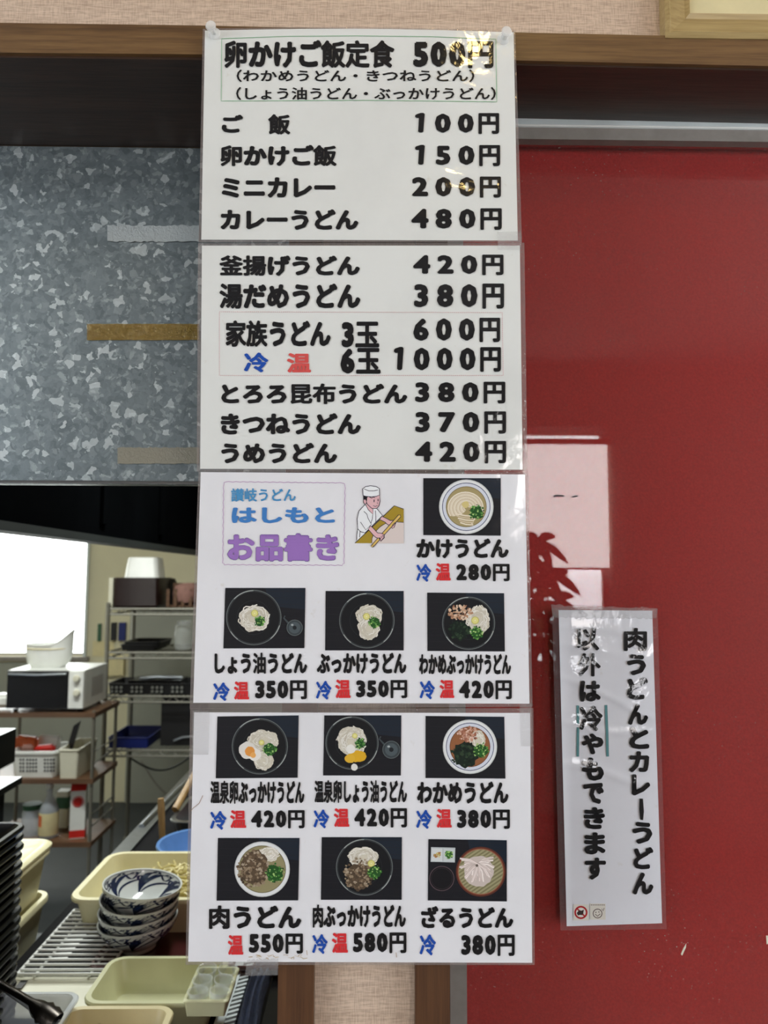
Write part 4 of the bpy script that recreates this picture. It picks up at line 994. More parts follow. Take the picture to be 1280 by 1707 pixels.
# slotted drain strip along the right
dg0, dg1 = G(402, 1605, CZ+0.012).x, G(410, 1660, CZ+0.012).x
ds = thing('drain_grate', 'slotted stainless drain strip beside the navy cloth', 'drain grate', (dg0, 0.4, CZ))
sx0, sx1 = G(376, 1660, CZ+0.012).x, G(404, 1660, CZ+0.012).x
bm = bmesh.new(); bx(bm, (sx0-0.003, 0.25, CZ), (sx0+0.012, 1.15, CZ+0.012)); under(fin('rim', bm, M['alu'], bevel=0.002), ds)
for i in range(44):
    y = 0.36+i*0.0125; bm = bmesh.new()
    hexa(bm, [(sx0+0.012, y, CZ+0.002), (sx1, y+0.008, CZ+0.002), (sx1, y+0.008, CZ+0.010), (sx0+0.012, y, CZ+0.010)], [(sx0+0.012, y+0.0055, CZ+0.002), (sx1, y+0.0135, CZ+0.002), (sx1, y+0.0135, CZ+0.010), (sx0+0.012, y+0.0055, CZ+0.010)])
    under(fin('slat', bm, M['alu']), ds)
# folded navy cloth
n0, n1 = G(405, 1670, CZ+0.012).x, G(441, 1670, CZ+0.012).x
bm = bmesh.new(); g = []
for j in range(40):
    y = 0.30+0.75*j/39; row = []
    for i in range(15):
        x = n0+(n1-n0)*i/14+0.004*math.sin(y*18); z = CZ+0.016+0.006*math.sin(i*1.4+y*6)+0.004*noise.noise(Vector((x*60, y*14, 0)))
        if i in (0, 14): z = CZ+0.001
        row.append(bm.verts.new((x, y, z)))
    g.append(row)
for j in range(39):
    for i in range(14): bm.faces.new([g[j][i], g[j][i+1], g[j+1][i+1], g[j+1][i]])
clth = fin('folded_cloth', bm, M['navy_cloth'], None, True); tag(clth, 'folded navy cloth lying between the drain strip and the left post', 'cloth')
box('black_hose_tray', (n1+0.002, 0.25, CZ-0.02), (n1+0.075, 1.1, CZ+0.004), M['black'], None, 0.002)
tag(bpy.data.objects['black_hose_tray'], 'black tray channel right beside the navy cloth', 'tray'); bpy.data.objects['black_hose_tray'].name = 'channel_tray'

# ---- stack of glossy black trays
bc = G(38, 1370, 1.10); TW, TD, TH = 0.33, 0.27, 0.022
stack_g = 'glossy black trays stacked at the left'
bm = bmesh.new(); tub(bm, TW, TD, TH, 0.002, 0.006, 0.010, 0.018, 0.007, 0.003, 4)
tray0 = fin('serving_tray', bm, M['black'], None, True)
NTR = 21; step = (1.10-CZ-TH)/(NTR-1)
for i in range(NTR):
    t = tray0 if i == 0 else tray0.copy()
    if i: COL.objects.link(t)
    t.location = (bc.x+0.011-TW/2+random.uniform(-.0015, .0015), bc.y-TD/2+random.uniform(-.0015, .0015), CZ+0.0005+i*step)
    k_ = NTR-1-i
    tag(t, 'glossy black serving tray lying on top of the tall left stack' if k_ == 0 else 'glossy black serving tray, %s from the top of the tall left stack' % ORD[k_], 'tray', stack_g)

# ---- cream lidded containers left of the aisle
side = thing('side_table', 'dark side table left of the aisle under the cream containers', 'table', (-1.0, 0.9, 0))
c0 = G(92, 1402, 0.905); cw, cd = 0.42, 0.42
under(box('table_top', (c0.x-0.5, c0.y-0.44, 0.68), (c0.x+0.02, c0.y+0.02, 0.70), M['dark_metal'], bevel=0.003), side)
for sx in (c0.x-0.47, c0.x):
    for sy in (c0.y-0.41, c0.y-0.01): under(box('leg', (sx-0.012, sy-0.012, KZ), (sx+0.012, sy+0.012, 0.68), M['black_matt']), side)
bm = bmesh.new()
for i in range(7): y = c0.y-0.38+0.06*i; tube(bm, [(c0.x+0.012, y, 0.0), (c0.x+0.012, y, 0.69)], 0.004, 6)
tube(bm, [(c0.x+0.012, c0.y-0.40, 0.3), (c0.x+0.012, c0.y, 0.3)], 0.005, 6)
under(fin('side_rods', bm, M['dark_metal'], smooth=True), side)
def tubobj(name, cx, cy, z, w, d, h, mat, parent=None, **kw):
    bm = bmesh.new(); tub(bm, w, d, h, **kw); o = fin(name, bm, M[mat], parent, True); o.location = (cx, cy, z); return o
for i, lab in enumerate(('lower cream food container on the side table left of the aisle', 'upper cream food container with a lid, left of the aisle')):
    t = thing('food_container', lab, 'container', (c0.x-cw/2, c0.y-cd/2, 0.7005+i*0.100), 'cream food containers')
    tubobj('body', 0, 0, 0, cw, cd, 0.100, 'cream', t, flare=0.012, r=0.025, rim=0.008, lip=0.012)
    if i:
        bm = bmesh.new(); rings = []
        for ww, z, rr_ in ((cw+0.004, 0.1005, .03), (cw+0.006, 0.106, .032), (cw-0.004, 0.110, .03), (cw-0.03, 0.110, .025), (cw-0.04, 0.106, .022), (cw-0.14, 0.106, .03), (cw-0.15, 0.109, .03)):
            rings.append([bm.verts.new((x, y, z)) for x, y in rrect(ww, ww, rr_, 5)])
        bm.faces.new(rings[0][::-1]); bm.faces.new(rings[-1])
        for a, b in zip(rings, rings[1:]):
            for k_ in range(len(a)): bm.faces.new([a[k_], a[(k_+1) % len(a)], b[(k_+1) % len(b)], b[k_]])
        fin('lid', bm, M['cream'], t, True)

# ---- big cream tub of noodles behind the bowls
f0 = G(108, 1503, 0.872); b0_ = G(185, 1421, 0.872)
xl = (f0.x+b0_.x)/2; tw = 0.40; yd0, yd1 = f0.y, b0_.y
nt = thing('noodle_tub', 'cream plastic tub of portioned noodles behind the stack of patterned bowls', 'tub', (xl+tw/2, (yd0+yd1)/2, CZ+0.0005))
tubobj('body', 0, 0, 0, tw, yd1-yd0, 0.074, 'cream', nt, flare=0.014, r=0.028, rim=0.010, lip=0.008, th=0.003)
bm = bmesh.new(); rn = random.Random(5); Wn, Dn = tw/2-0.04, (yd1-yd0)/2-0.035
for k_ in range(260):
    cx, cy = rn.uniform(-Wn*0.6, Wn), rn.uniform(-Dn, Dn); R_ = rn.uniform(0.012, 0.034); a0 = rn.uniform(0, 6); z = 0.020+rn.uniform(0.3, 1)*0.050*min(1, (Wn-abs(cx))/0.05+0.1)*min(1, (Dn-abs(cy))/0.04+0.35); pts = []
    for j in range(9):
        a = a0+j*0.55; pts.append((max(-Wn, min(Wn, cx+R_*math.cos(a))), max(-Dn, min(Dn, cy+R_*0.8*math.sin(a))), z+0.004*math.sin(j*1.7)))
    tube(bm, pts, 0.0024, 5)
nd = fin('noodles', bm, M['noodle'], nt, True); nd['kind'] = 'stuff'
bm = bmesh.new(); lathe(bm, [(0, 0.006), (0.10, 0.006), (0.09, 0.022), (0.05, 0.034), (0, 0.036)], 24); o = fin('noodle_bed', bm, M['noodle'], nt, True); o.scale = (1.45, 0.85, 1.3); o.location = (0.0, 0, 0)

# ---- wire drying rack
wf, wb_ = G(31, 1624, CZ+0.02), G(122, 1517, CZ+0.02); rxl = (wf.x+wb_.x)/2; rxr = min(rxl+0.245, G(145, 1613, CZ+0.0225).x-0.006+0.045); ry0, ry1 = wf.y, wb_.y
rk = thing('wire_rack', 'white coated wire rack with flattened clips lying on the counter left of the bowls', 'wire rack', (rxl, ry0, CZ))
bm = bmesh.new(); zr_ = CZ+0.020
tube(bm, [(rxl, ry0, zr_), (rxl, ry1, zr_), (rxr, ry1, zr_), (rxr, ry0, zr_), (rxl, ry0, zr_)], 0.0026, 8)
tube(bm, [(rxl+0.028, ry0, zr_-0.004), (rxl+0.028, ry1, zr_-0.004)], 0.0022, 8); tube(bm, [(rxr-0.03, ry0, zr_-0.004), (rxr-0.03, ry1, zr_-0.004)], 0.0022, 8)
for x_, y_ in ((rxl+.004, ry0+.01), (rxl+.004, ry1-.01), (rxr-.004, ry0+.01), (rxr-.004, ry1-.01)): tube(bm, [(x_, y_, CZ), (x_, y_, zr_)], 0.003, 8)
under(fin('frame', bm, M['white'], smooth=True), rk)
NW = 14
for i in range(NW):
    y = ry0+(ry1-ry0)*(i+0.6)/(NW+0.4); bm = bmesh.new(); tube(bm, [(rxl, y, zr_+0.002), (rxr, y, zr_+0.002)], 0.0024, 8); w_ = under(fin('wire', bm, M['white'], smooth=True), rk)
    if i in (0, 1, NW-1): continue
    bm = bmesh.new(); hexa(bm, [(rxl+0.034, y+0.006, zr_), (rxl+0.064, y+0.003, zr_), (rxl+0.064, y+0.003, zr_+0.0015), (rxl+0.034, y+0.006, zr_+0.0015)], [(rxl+0.034, y+0.008, zr_), (rxl+0.064, y+0.010, zr_), (rxl+0.064, y+0.010, zr_+0.0015), (rxl+0.034, y+0.008, zr_+0.0015)])
    under(fin('clip', bm, M['white']), rk)

# ---- maroon tray and four patterned bowls
bcn = G(226, 1588, CZ+0.010); bcy = bcn.y+0.032; bcx = G(218, 1580, CZ+0.03).x
mt = G(145, 1613, CZ+0.0225)
mtw = 0.34; mtd = 0.19
tr_ = tubobj('lacquer_tray', mt.x+mtw/2, mt.y+mtd/2, CZ+0.0005, mtw, mtd, 0.022, 'maroon', None, flare=0.006, r=0.01, rim=0.004, lip=0.006, th=0.002, floor_t=0.004)
tag(tr_, 'dark maroon lacquer tray under the stack of blue and white bowls', 'tray')
BR, BH = 0.0720, 0.052
prof = [(0, 0.004), (0.028, 0.004), (0.028, 0), (0.032, 0), (0.033, 0.006), (0.048, 0.016), (0.062, 0.030), (0.0705, 0.044), (BR, 0.0515), (BR, BH+0.0006), (BR-0.0028, BH), (0.0675, 0.044), (0.058, 0.030), (0.044, 0.018), (0.028, 0.0105), (0, 0.009)]
bowl0 = thing('patterned_bowl', '', 'bowl', (0, 0, 0))
bm = bmesh.new(); lathe(bm, prof, 64); fin('body', bm, M['porcelain'], bowl0, True)
outp = [(0.034, 0.007), (0.048, 0.016), (0.062, 0.030), (0.0705, 0.044), (BR-0.0006, 0.0508)]
inp = [(0.030, 0.011), (0.044, 0.018), (0.058, 0.030), (0.0675, 0.044), (BR-0.0034, BH-0.0012)]
def onprof(P_, th, t, lift):
    t = max(0, min(0.9999, t))*(len(P_)-1); i = int(t); f_ = t-i; r_ = P_[i][0]*(1-f_)+P_[i+1][0]*f_; z = P_[i][1]*(1-f_)+P_[i+1][1]*f_
    dr, dz = P_[i+1][0]-P_[i][0], P_[i+1][1]-P_[i][1]; m = math.hypot(dr, dz); nr, nz = dz/m, -dr/m
    return Vector(((r_+nr*lift)*math.cos(th), (r_+nr*lift)*math.sin(th), z+nz*lift))
def scroll(P_, lift, name, nrep, flip):
    bm = bmesh.new()
    def stroke(pts, w):
        prev = None; n = len(pts)
        for i in range(n):
            a, b = pts[max(0, i-1)], pts[min(n-1, i+1)]; dx, dy = b[0]-a[0], b[1]-a[1]; m = math.hypot(dx, dy) or 1
            ww = w[i] if isinstance(w, list) else w
            l_ = (pts[i][0]-dy/m*ww, pts[i][1]+dx/m*ww); r_ = (pts[i][0]+dy/m*ww, pts[i][1]-dx/m*ww)
            cur = [bm.verts.new(onprof(P_, q_[0]*2*PI*flip, q_[1], lift)) for q_ in (l_, r_)]
            if prev: bm.faces.new([prev[0], cur[0], cur[1], prev[1]])
            prev = cur
    S_ = 1/nrep
    for k_ in range(nrep):
        o = k_*S_
        def W_(n, a, b, peak=0.5): return [(a+(b-a)*math.sin(PI*min(1, i/(n-1)/peak/2))) for i in range(n)]
        for e_, t1, wm in ((0.12, 0.62, 0.011), (0.42, 0.86, 0.015), (0.80, 0.80, 0.017), (1.08, 0.60, 0.013)):
            n = 20; pts = [(o+S_*e_*(i/19)**1.7, 0.10+(t1-0.10)*(1-(1-i/19)**1.5)) for i in range(n)]
            stroke(pts, [0.0015+wm*math.sin(PI*(i/19)**1.5*0.72)**1.3 for i in range(n)])
            ex, ey = pts[-1]; cr = 0.017; sg = 1 if e_ > 0.3 else -1
            stroke([(ex+sg*cr*(1-math.cos(q*0.42))*(1-q/26), ey+0.10*math.sin(q*0.42)*(1-q/26)) for q in range(14)], [0.0100*(1-q/22) for q in range(14)])
        stroke([(o+S_*(0.52+0.55*(i/17)), 0.93-0.30*math.sin(PI*i/17)) for i in range(18)], [0.0015+0.006*math.sin(PI*i/17) for i in range(18)])
    stroke([(i/96, 0.985) for i in range(97)], 0.012)
    return fin(name, bm, M['navy_glaze'], bowl0, True)
scroll(outp, 0.0003, 'outer_scroll_pattern', 7, 1); scroll(inp, -0.0003, 'inner_scroll_pattern', 6, -1)
labs = ['patterned bowl at the bottom of the four bowl stack, standing on the maroon tray', 'patterned bowl second from the bottom of the four bowl stack', 'patterned bowl second from the top of the four bowl stack', 'topmost blue and white scroll patterned bowl of the stack, its inside showing']
for i in range(4):
    t = bowl0 if i == 0 else dup(bowl0)
    tag(t, labs[i], 'bowl', 'blue and white scroll patterned bowls')
    t.location = (bcx-0.003+(0, -0.0005, -0.001, -0.001)[i], bcy+(0, 0.001, 0.0, -0.001)[i], CZ+0.0052+i*0.0205)
    t.rotation_euler = (math.radians((0, 0, 0.0, 2.0)[i]), math.radians((-3.0, -4.0, -4.5, -5.5)[i]), 0.9*i+0.3)
    t.rotation_mode = 'XYZ'

# ---- cream trays at the very front
ta0, ta1 = G(183, 1593, 0.852), G(135, 1673, 0.852)
axl = (ta0.x+ta1.x)/2; aw = -0.238-axl
ta = tubobj('cream_tray', axl+aw/2, (ta0.y+ta1.y)/2, CZ+0.0005, aw, ta0.y-ta1.y, 0.051, 'cream2', None, flare=0.010, r=0.022, rim=0.006, lip=0.006)
tag(ta, 'empty pale green cream tray in front of the stacked bowls', 'tray', 'shallow cream trays')
tb1 = G(295, 1676, 0.852)
tbw = tb1.x-axl+0.015
tb = tubobj('cream_tray', tb1.x-tbw/2, ta1.y-0.004-0.10, CZ+0.0005, tbw, 0.20, 0.051, 'beige', None, flare=0.008, r=0.018, rim=0.007, lip=0.006)
tag(tb, 'beige tray holding a small perforated lid at the bottom edge of the pass-through', 'tray', 'shallow cream trays')
cl0 = G(230, 1690, 0.835)
cl = thing('strainer_plate', 'small pale plastic strainer plate with rows of holes inside the beige tray', 'strainer', (cl0.x+0.0, cl0.y-0.055, CZ+0.004))
bm = bmesh.new(); tub(bm, 0.105, 0.11, 0.030, 0.002, 0.003, 0.004, 0.008, 0.004, 0.024, 4); fin('body', bm, M['beige'], cl, True)
bm = bmesh.new()
for gx in (-0.026, 0.022):
    for i in range(6):
        for j in range(10):
            if (i+j) % 2 == 0: lathe(bm, [(0, 0), (0.0011, 0), (0.0011, 0.0005), (0, 0.0005)], 8, (gx+(i-2.5)*0.0042, -0.045+j*0.0095, 0.0242))
h_ = fin('hole', bm, M['black_matt'], cl); h_['kind'] = 'stuff'
# ---- box of small clear cups
q0 = G(305, 1669, 0.8765); q1_ = G(329, 1611, 0.8765); cxl = (q0.x+q1_.x)/2
cb = thing('cup_box', 'ivory box of small clear plastic cups, right of the pale tray under the menu', 'box', (cxl+0.033, (q0.y+q1_.y)/2, CZ+0.0525))
tubobj('body', 0, 0, 0, 0.066, q1_.y-q0.y, 0.024, 'cream2', cb, flare=0.003, r=0.004, rim=0.002, lip=0.004)
for i in range(2):
    for j in range(3):
        bm = bmesh.new(); lathe(bm, [(0, 0.001), (0.011, 0.001), (0.0145, 0.024), (0.0155, 0.024), (0.0155, 0.0255), (0.014, 0.0252), (0.0105, 0.003), (0, 0.003)], 24)
        o = fin('clear_cup', bm, M['clear'], None, True); o.location = (cb.location.x-0.015+i*0.030, cb.location.y-0.033+j*0.033, cb.location.z+0.0045); o.rotation_euler = (0.1*j-0.1, 0.12*i, 0)
        tag(o, 'small clear plastic cup in the ivory box, %s row, %s' % (('front', 'middle', 'back')[j], ('left', 'right')[i]), 'cup', 'clear cups in the ivory box')
# ---- white lid, clear container and tongs at the left
l0, l1 = G(36, 1643, CZ+0.012), G(150, 1627, CZ+0.012)
ld = thing('plastic_lid', 'flat white plastic lid with a slot, lying on the counter before the wire rack', 'lid', ((l0.x+l1.x)/2, l1.y-0.05, CZ))
lw = 0.20; ldc = G(92, 1643, CZ+0.012); ld.location = (G(92, 1640, CZ+0.012).x, ldc.y-0.028, CZ)
bm = bmesh.new(); rings = []
for ww, dd_, z in ((lw-0.006, 0.114, 0.0005), (lw, 0.12, 0.004), (lw, 0.12, 0.010), (lw-0.008, 0.112, 0.012), (lw-0.04, 0.085, 0.012), (lw-0.046, 0.08, 0.009), (lw-0.07, 0.055, 0.009)):
    rings.append([bm.verts.new((x, y, z)) for x, y in rrect(ww, dd_, 0.014, 4)])
bm.faces.new(rings[0][::-1]); bm.faces.new(rings[-1])
for a, b in zip(rings, rings[1:]):
    for k_ in range(len(a)): bm.faces.new([a[k_], a[(k_+1) % len(a)], b[(k_+1) % len(b)], b[k_]])
fin('body', bm, M['offwhite'], ld, True)
box('slot', (-0.062, 0.020, 0.0118), (-0.050, 0.044, 0.0124), M['black_matt'], ld)
k0 = G(138, 1652, 0.868); kc_w, kc_d = 0.17, 0.13
kc = thing('clear_container', 'translucent plastic container holding steel tongs at the bottom left', 'container', (k0.x-kc_w/2, k0.y-kc_d/2, CZ+0.0125))
tubobj('body', 0, 0, 0, kc_w, kc_d, 0.055, 'frosted', kc, flare=0.010, r=0.016, rim=0.004, lip=0.005)
def shell_tongs():
    t = thing('tongs', 'dark steel serving tongs with scalloped tips lying in the translucent container', 'tongs', (0, 0, 0))
    for sgn in (1, -1):
        bm = bmesh.new(); g = []
        for j in range(22):
            u = j/21; x = -0.16+0.20*u; wd = 0.008 if u < 0.62 else 0.008+0.014*math.sin((u-0.62)/0.38*PI*0.75); row = []
            for i in range(7):
                v = i/6*2-1; wob_ = (0.0022*math.cos(j*2.6) if u > 0.62 and i in (0, 6) else 0)
                y = v*(wd+wob_); z = sgn*(0.004+0.012*u-0.010*max(0, u-.8)*3) + sgn*(-(abs(v)**2)*wd*0.5)
                row.append(bm.verts.new((x, y, z)))
            g.append(row)
        for a, b in zip(g, g[1:]):
            for i in range(6): bm.faces.new([a[i], a[i+1], b[i+1], b[i]])
        r_ = bmesh.ops.solidify(bm, geom=bm.faces[:], thickness=0.0009)
        fin('arm', bm, M['tongs'] if sgn > 0 else M['black_matt'], t, True)
    return t
tg = shell_tongs(); e0 = G(106, 1688, 0.872); tg.scale = (0.66, 0.7, 0.7); tg.location = (e0.x-0.026, e0.y-0.006, 0.876); tg.rotation_euler = (0.35, 0.22, math.radians(-24))

# ---- sink end of the counter: steel pan, ladle, blue bowl
sp0 = G(290, 1366, CZ+0.03)
pan = tubobj('steel_pan', G(283, 1368, CZ+.05).x+0.14, sp0.y+0.02, CZ+0.0005, 0.28, 0.24, 0.055, 'steel', None, flare=0.012, r=0.03, rim=0.010, lip=0.005)
tag(pan, 'rectangular stainless pan on the far end of the counter', 'pan')
bb = G(322, 1424, CZ+0.05); bm = bmesh.new(); lathe(bm, [(0, 0), (0.05, 0), (0.075, 0.02), (0.092, 0.055), (0.098, 0.056), (0.097, 0.060), (0.090, 0.059), (0.072, 0.024), (0.045, 0.005), (0, 0.005)], 48)
o = fin('blue_bowl', bm, M['blue_light'], None, True); o.location = (bb.x, yd1+0.102, CZ+0.0005); tag(o, 'light blue plastic bowl behind the noodle tub', 'bowl')
lp0 = G(271, 1408, CZ); lp1 = U(268, 1331, lp0.y+0.01)
bm = bmesh.new(); tube(bm, [lp0, lp0.lerp(lp1, 0.4), lp0.lerp(lp1, 0.8), lp1], [0.0075, 0.0085, 0.0095, 0.008], 12); o = fin('wooden_stick', bm, M['tan_wood'], None, True); tag(o, 'tan wooden ladle handle standing upright on the counter beyond the tub', 'ladle handle')
# noren pole / paddle behind the menu edge
a, b = G(292, 1350, 0.86), G(313, 1312, 0.9)
bm = bmesh.new(); tube(bm, [a, b, b+(b-a)*0.6], 0.010, 10); o = fin('rolling_pin', bm, M['tan_wood'], None, True); tag(o, 'pale wooden rod lying over the steel pan', 'wooden rod')

# ---- black two-tier trolley at the far left
t0 = G(25, 1214, 1.02); 
tl = thing('black_trolley', 'black two-tier trolley with reflecting tops at the left edge, before the wooden cart', 'trolley', (t0.x-0.2, t0.y, KZ))
def ptop(x0_, y0_, z_, nm, w_=0.36, d_=0.42, h_=0.02):
    p = G(x0_, y0_, z_); under(box(nm, (p.x-w_, p.y-d_, z_-h_), (p.x, p.y, z_), M['black'], bevel=0.008, seg=3), tl); return p
p1 = ptop(27, 1214, 1.02, 'top_shelf', h_=0.10); p2 = G(31, 1284, 0.93)
under(box('lower_shelf', (p1.x-0.36, p1.y-0.42, 0.855), (p1.x+0.025, p1.y-0.0, 0.875), M['black'], bevel=0.006, seg=3), tl)
under(box('cabinet', (p1.x-0.34, p1.y-0.40, 0.878), (p1.x-0.03, p1.y-0.03, 0.918), M['black_matt']), tl)
for sx in (p1.x-0.32, p1.x-0.02):
    for sy in (p1.y-0.36, p1.y-0.04):
        bm = bmesh.new(); tube(bm, [(sx, sy, KZ), (sx, sy, 0.856)], 0.012, 10); under(fin('leg', bm, M['dark_metal'], smooth=True), tl)

# ---- wooden-shelved wire cart with the microwave
CD = 3.25                                     # its front plane
m0, m1_ = U(12, 1183, CD), U(140, 1181, CD); mh = U(75, 1116, CD).z-U(75, 1182, CD).z
mz = m0.z
cx0, cx1 = m0.x-0.10, U(148, 1195, CD).x; cdp = 0.345
cart = thing('shelf_cart', 'chrome wire cart with brown wooden shelves carrying the microwave', 'cart', (cx0, CD, KZ))
zs = [mz-0.012, U(70, 1297, CD).z, U(110, 1402, CD).z]
for z in zs: under(box('shelf_board', (cx0, CD-0.02, z-0.024), (cx1+0.04, CD+cdp, z), M['shelf_wood'], bevel=0.006, seg=2), cart)
for x_ in (cx0+0.015, cx1+0.028):
    for y_ in (CD-0.005, CD+cdp-0.02):
        bm = bmesh.new(); tube(bm, [(x_, y_, KZ), (x_, y_, mz-0.005)], 0.009, 10); under(fin('post', bm, M['chrome'], smooth=True), cart)
for z in (zs[1]+0.07, zs[1]+0.13, zs[2]+0.07, zs[2]+0.13, KZ+0.08):
    bm = bmesh.new(); tube(bm, [(cx1+0.03, CD, z), (cx1+0.03, CD+cdp-0.02, z)], 0.004, 8); under(fin('side_wire', bm, M['chrome'], smooth=True), cart)
mw = thing('microwave', 'white microwave oven with dark door and two dials on the wooden cart', 'microwave', (m0.x, CD, mz))
W_m = m1_.x-m0.x; D_m = 0.32
under(box('casing', (m0.x, CD, mz+0.008), (m1_.x, CD+D_m, mz+mh), M['white'], bevel=0.006), mw)
xd = U(116, 1150, CD).x
under(box('door', (m0.x+0.002, CD-0.018, mz+0.010), (xd, CD, mz+mh-0.004), M['oven_door'], bevel=0.005), mw)
bm = bmesh.new(); tube(bm, [(m0.x+0.01, CD-0.022, mz+mh-0.018), ((m0.x+xd)/2, CD-0.030, mz+mh-0.022), (xd-0.01, CD-0.022, mz+mh-0.018)], 0.008, 10); under(fin('handle', bm, M['steel'], smooth=True), mw)
under(box('control_panel', (xd+0.001, CD-0.018, mz+0.010), (m1_.x-0.001, CD, mz+mh-0.004), M['white'], bevel=0.004), mw)
for yy in (1131, 1155):
    p = U(128, yy, CD-0.02); bm = bmesh.new(); lathe(bm, [(0, 0), (0.017, 0), (0.018, 0.004), (0.015, 0.016), (0, 0.018)], 24); o = fin('dial', bm, M['offwhite'], None, True); o.rotation_euler = (PI/2, 0, 0); o.parent = mw; o.location = p-Vector(mw.location)
for x_ in (m0.x+0.03, m1_.x-0.03):
    for y_ in (CD+0.03, CD+D_m-0.04):
        bm = bmesh.new(); lathe(bm, [(0, 0), (0.012, 0), (0.014, 0.010), (0, 0.010)], 16, (x_, y_, mz-0.0115)); under(fin('foot', bm, M['black_matt'], smooth=True), mw)
bm = bmesh.new()
for i in range(9): bx(bm, (m1_.x-0.0005, CD+0.10+0.018*i, mz+0.05), (m1_.x+0.0008, CD+0.108+0.018*i, mz+mh-0.05))
under(fin('side_vent', bm, M['alu_grey']), mw)
# white bowl with a raised scoop end on the microwave
wb0 = U(78, 1110, CD+0.12); R_b = (U(114, 1085, CD+0.12).x-U(40, 1085, CD+0.12).x)/2
wbz = mz+mh
wbw = thing('rice_tub', 'white oval plastic tub with one raised end on top of the microwave', 'tub', (wb0.x, CD+0.14, wbz+0.0005))
bm = bmesh.new(); rings = []; n_ = 40
sec = [(0.74, 0.0), (0.82, 0.010), (0.93, 0.026), (0.99, 0.07), (1.0, 0.115), (1.03, 0.118), (1.03, 0.124), (0.97, 0.124), (0.94, 0.075), (0.88, 0.035), (0.5, 0.012)]
for rr_, z in sec:
    ring_ = []
    for k_ in range(n_):
        a = 2*PI*k_/n_; up = (max(0, math.cos(a))**3)*0.075*sm((z-0.06)/0.06)
        ring_.append(bm.verts.new((R_b*rr_*math.cos(a)*(1+0.10*max(0, math.cos(a))**4*sm(z/0.1)), R_b*0.72*rr_*math.sin(a), z+up)))
    rings.append(ring_)
bm.faces.new(rings[0][::-1]); bm.faces.new(rings[-1])
for a, b in zip(rings, rings[1:]):
    for k_ in range(n_): bm.faces.new([a[k_], a[(k_+1) % n_], b[(k_+1) % n_], b[k_]])
fin('body', bm, M['white'], wbw, True)
bm = bmesh.new(); tube(bm, [(R_b*1.0*math.cos(a), R_b*0.73*math.sin(a), 0.100) for a in [2*PI*i/40 for i in range(41)]], 0.003, 6); fin('band', bm, M['beige'], wbw, True)
# cart contents: perforated basket with packets, white bin, bottle, carton, jar
z1, z2 = zs[1], zs[2]
bx0, bx1 = U(15, 1270, CD).x, U(96, 1270, CD).x; bh = U(60, 1252, CD).z-z1
bk = thing('perforated_basket', 'white perforated plastic basket of packets on the middle cart shelf', 'basket', ((bx0+bx1)/2, CD+0.10, z1+0.0005))
tubobj('body', 0, 0, 0, bx1-bx0, 0.22, bh, 'white', bk, flare=0.012, r=0.03, rim=0.006, lip=0.015)
bm = bmesh.new()
for gcol in (-0.10, -0.035, 0.055):
    for i in range(4):
        for j in range(4):
            if gcol < -0.09 and i < 2: continue
            x_ = gcol+i*0.015; z = bh*0.22+j*0.019; y_ = -0.11+0.018-0.012*(z/bh)
            bx(bm, (x_, y_-0.0025, z), (x_+0.009, y_+0.001, z+0.010))
h_ = fin('hole', bm, M['black_matt'], bk); h_['kind'] = 'stuff'
def packet(x, y, z, w, h, d, mat, rot, label, cat='packet'):
    bm = bmesh.new(); g = bmesh.ops.create_cube(bm, size=1)['verts']
    for v in bm.verts: v.co = Vector((v.co.x*w, v.co.y*d, v.co.z*h))
    bmesh.ops.bevel(bm, geom=bm.edges[:], offset=min(w, h, d)*0.28, segments=3, affect='EDGES')
    for v in bm.verts: v.co += Vector((noise.noise(v.co*40), noise.noise(v.co*40+Vector((5, 0, 0))), noise.noise(v.co*40+Vector((0, 7, 0)))))*0.004
    o = fin('food_packet', bm, M[mat], None, True); o.location = (x, y, z); o.rotation_euler = rot; tag(o, label, cat, 'packets in the perforated basket'); return o
packet(U(42, 1235, CD+.1).x, CD+0.12, z1+bh+0.004, 0.11, 0.10, 0.04, 'orange', (0.2, 0.1, 0.1), 'orange food packet leaning in the white basket')
packet(U(74, 1243, CD+.06).x, CD+0.07, z1+bh-0.006, 0.10, 0.05, 0.04, 'red', (0.2, -0.1, 0.1), 'red food packet at the front of the white basket')
packet(U(80, 1232, CD+.14).x, CD+0.16, z1+bh+0.0, 0.12, 0.09, 0.03, 'white', (-0.2, 0.05, -0.1), 'pale food packet at the back of the white basket')
packet(U(48, 1245, CD+.06).x, CD+0.045, z1+bh-0.004, 0.06, 0.05, 0.03, 'pink', (0.1, 0.0, 0.2), 'small dusty pink packet in the front of the white basket')
bn0, bn1 = U(98, 1275, CD).x, U(133, 1275, CD).x
bn = tubobj('white_bin', (bn0+bn1)/2, CD+0.115, z1+0.0005, bn1-bn0, 0.27, U(115, 1248, CD).z-z1, 'offwhite', None, flare=0.006, r=0.012, rim=0.004, lip=0.008)
tag(bn, 'narrow ivory bin beside the perforated basket on the middle cart shelf', 'bin')
bm = bmesh.new(); p = U(112, 1250, CD+0.1); hexa(bm, [(p.x-0.02, CD+0.10, z1+0.06), (p.x+0.01, CD+0.10, z1+0.06), (p.x+0.055, CD+0.12, U(0, 1213, CD).z+0.01), (p.x+0.02, CD+0.12, U(0, 1218, CD).z)], [(p.x-0.02, CD+0.112, z1+0.06), (p.x+0.01, CD+0.112, z1+0.06), (p.x+0.055, CD+0.132, U(0, 1213, CD).z+0.01), (p.x+0.02, CD+0.132, U(0, 1218, CD).z)])
o = fin('spatula', bm, M['black_matt'], None, bevel=0.003); tag(o, 'dark spatula leaning in the narrow ivory bin', 'spatula')
bt = U(72, 1390, CD-0.0); R_ = (U(88, 1370, CD).x-U(57, 1370, CD).x)/2; HB = U(72, 1308, CD).z-z2
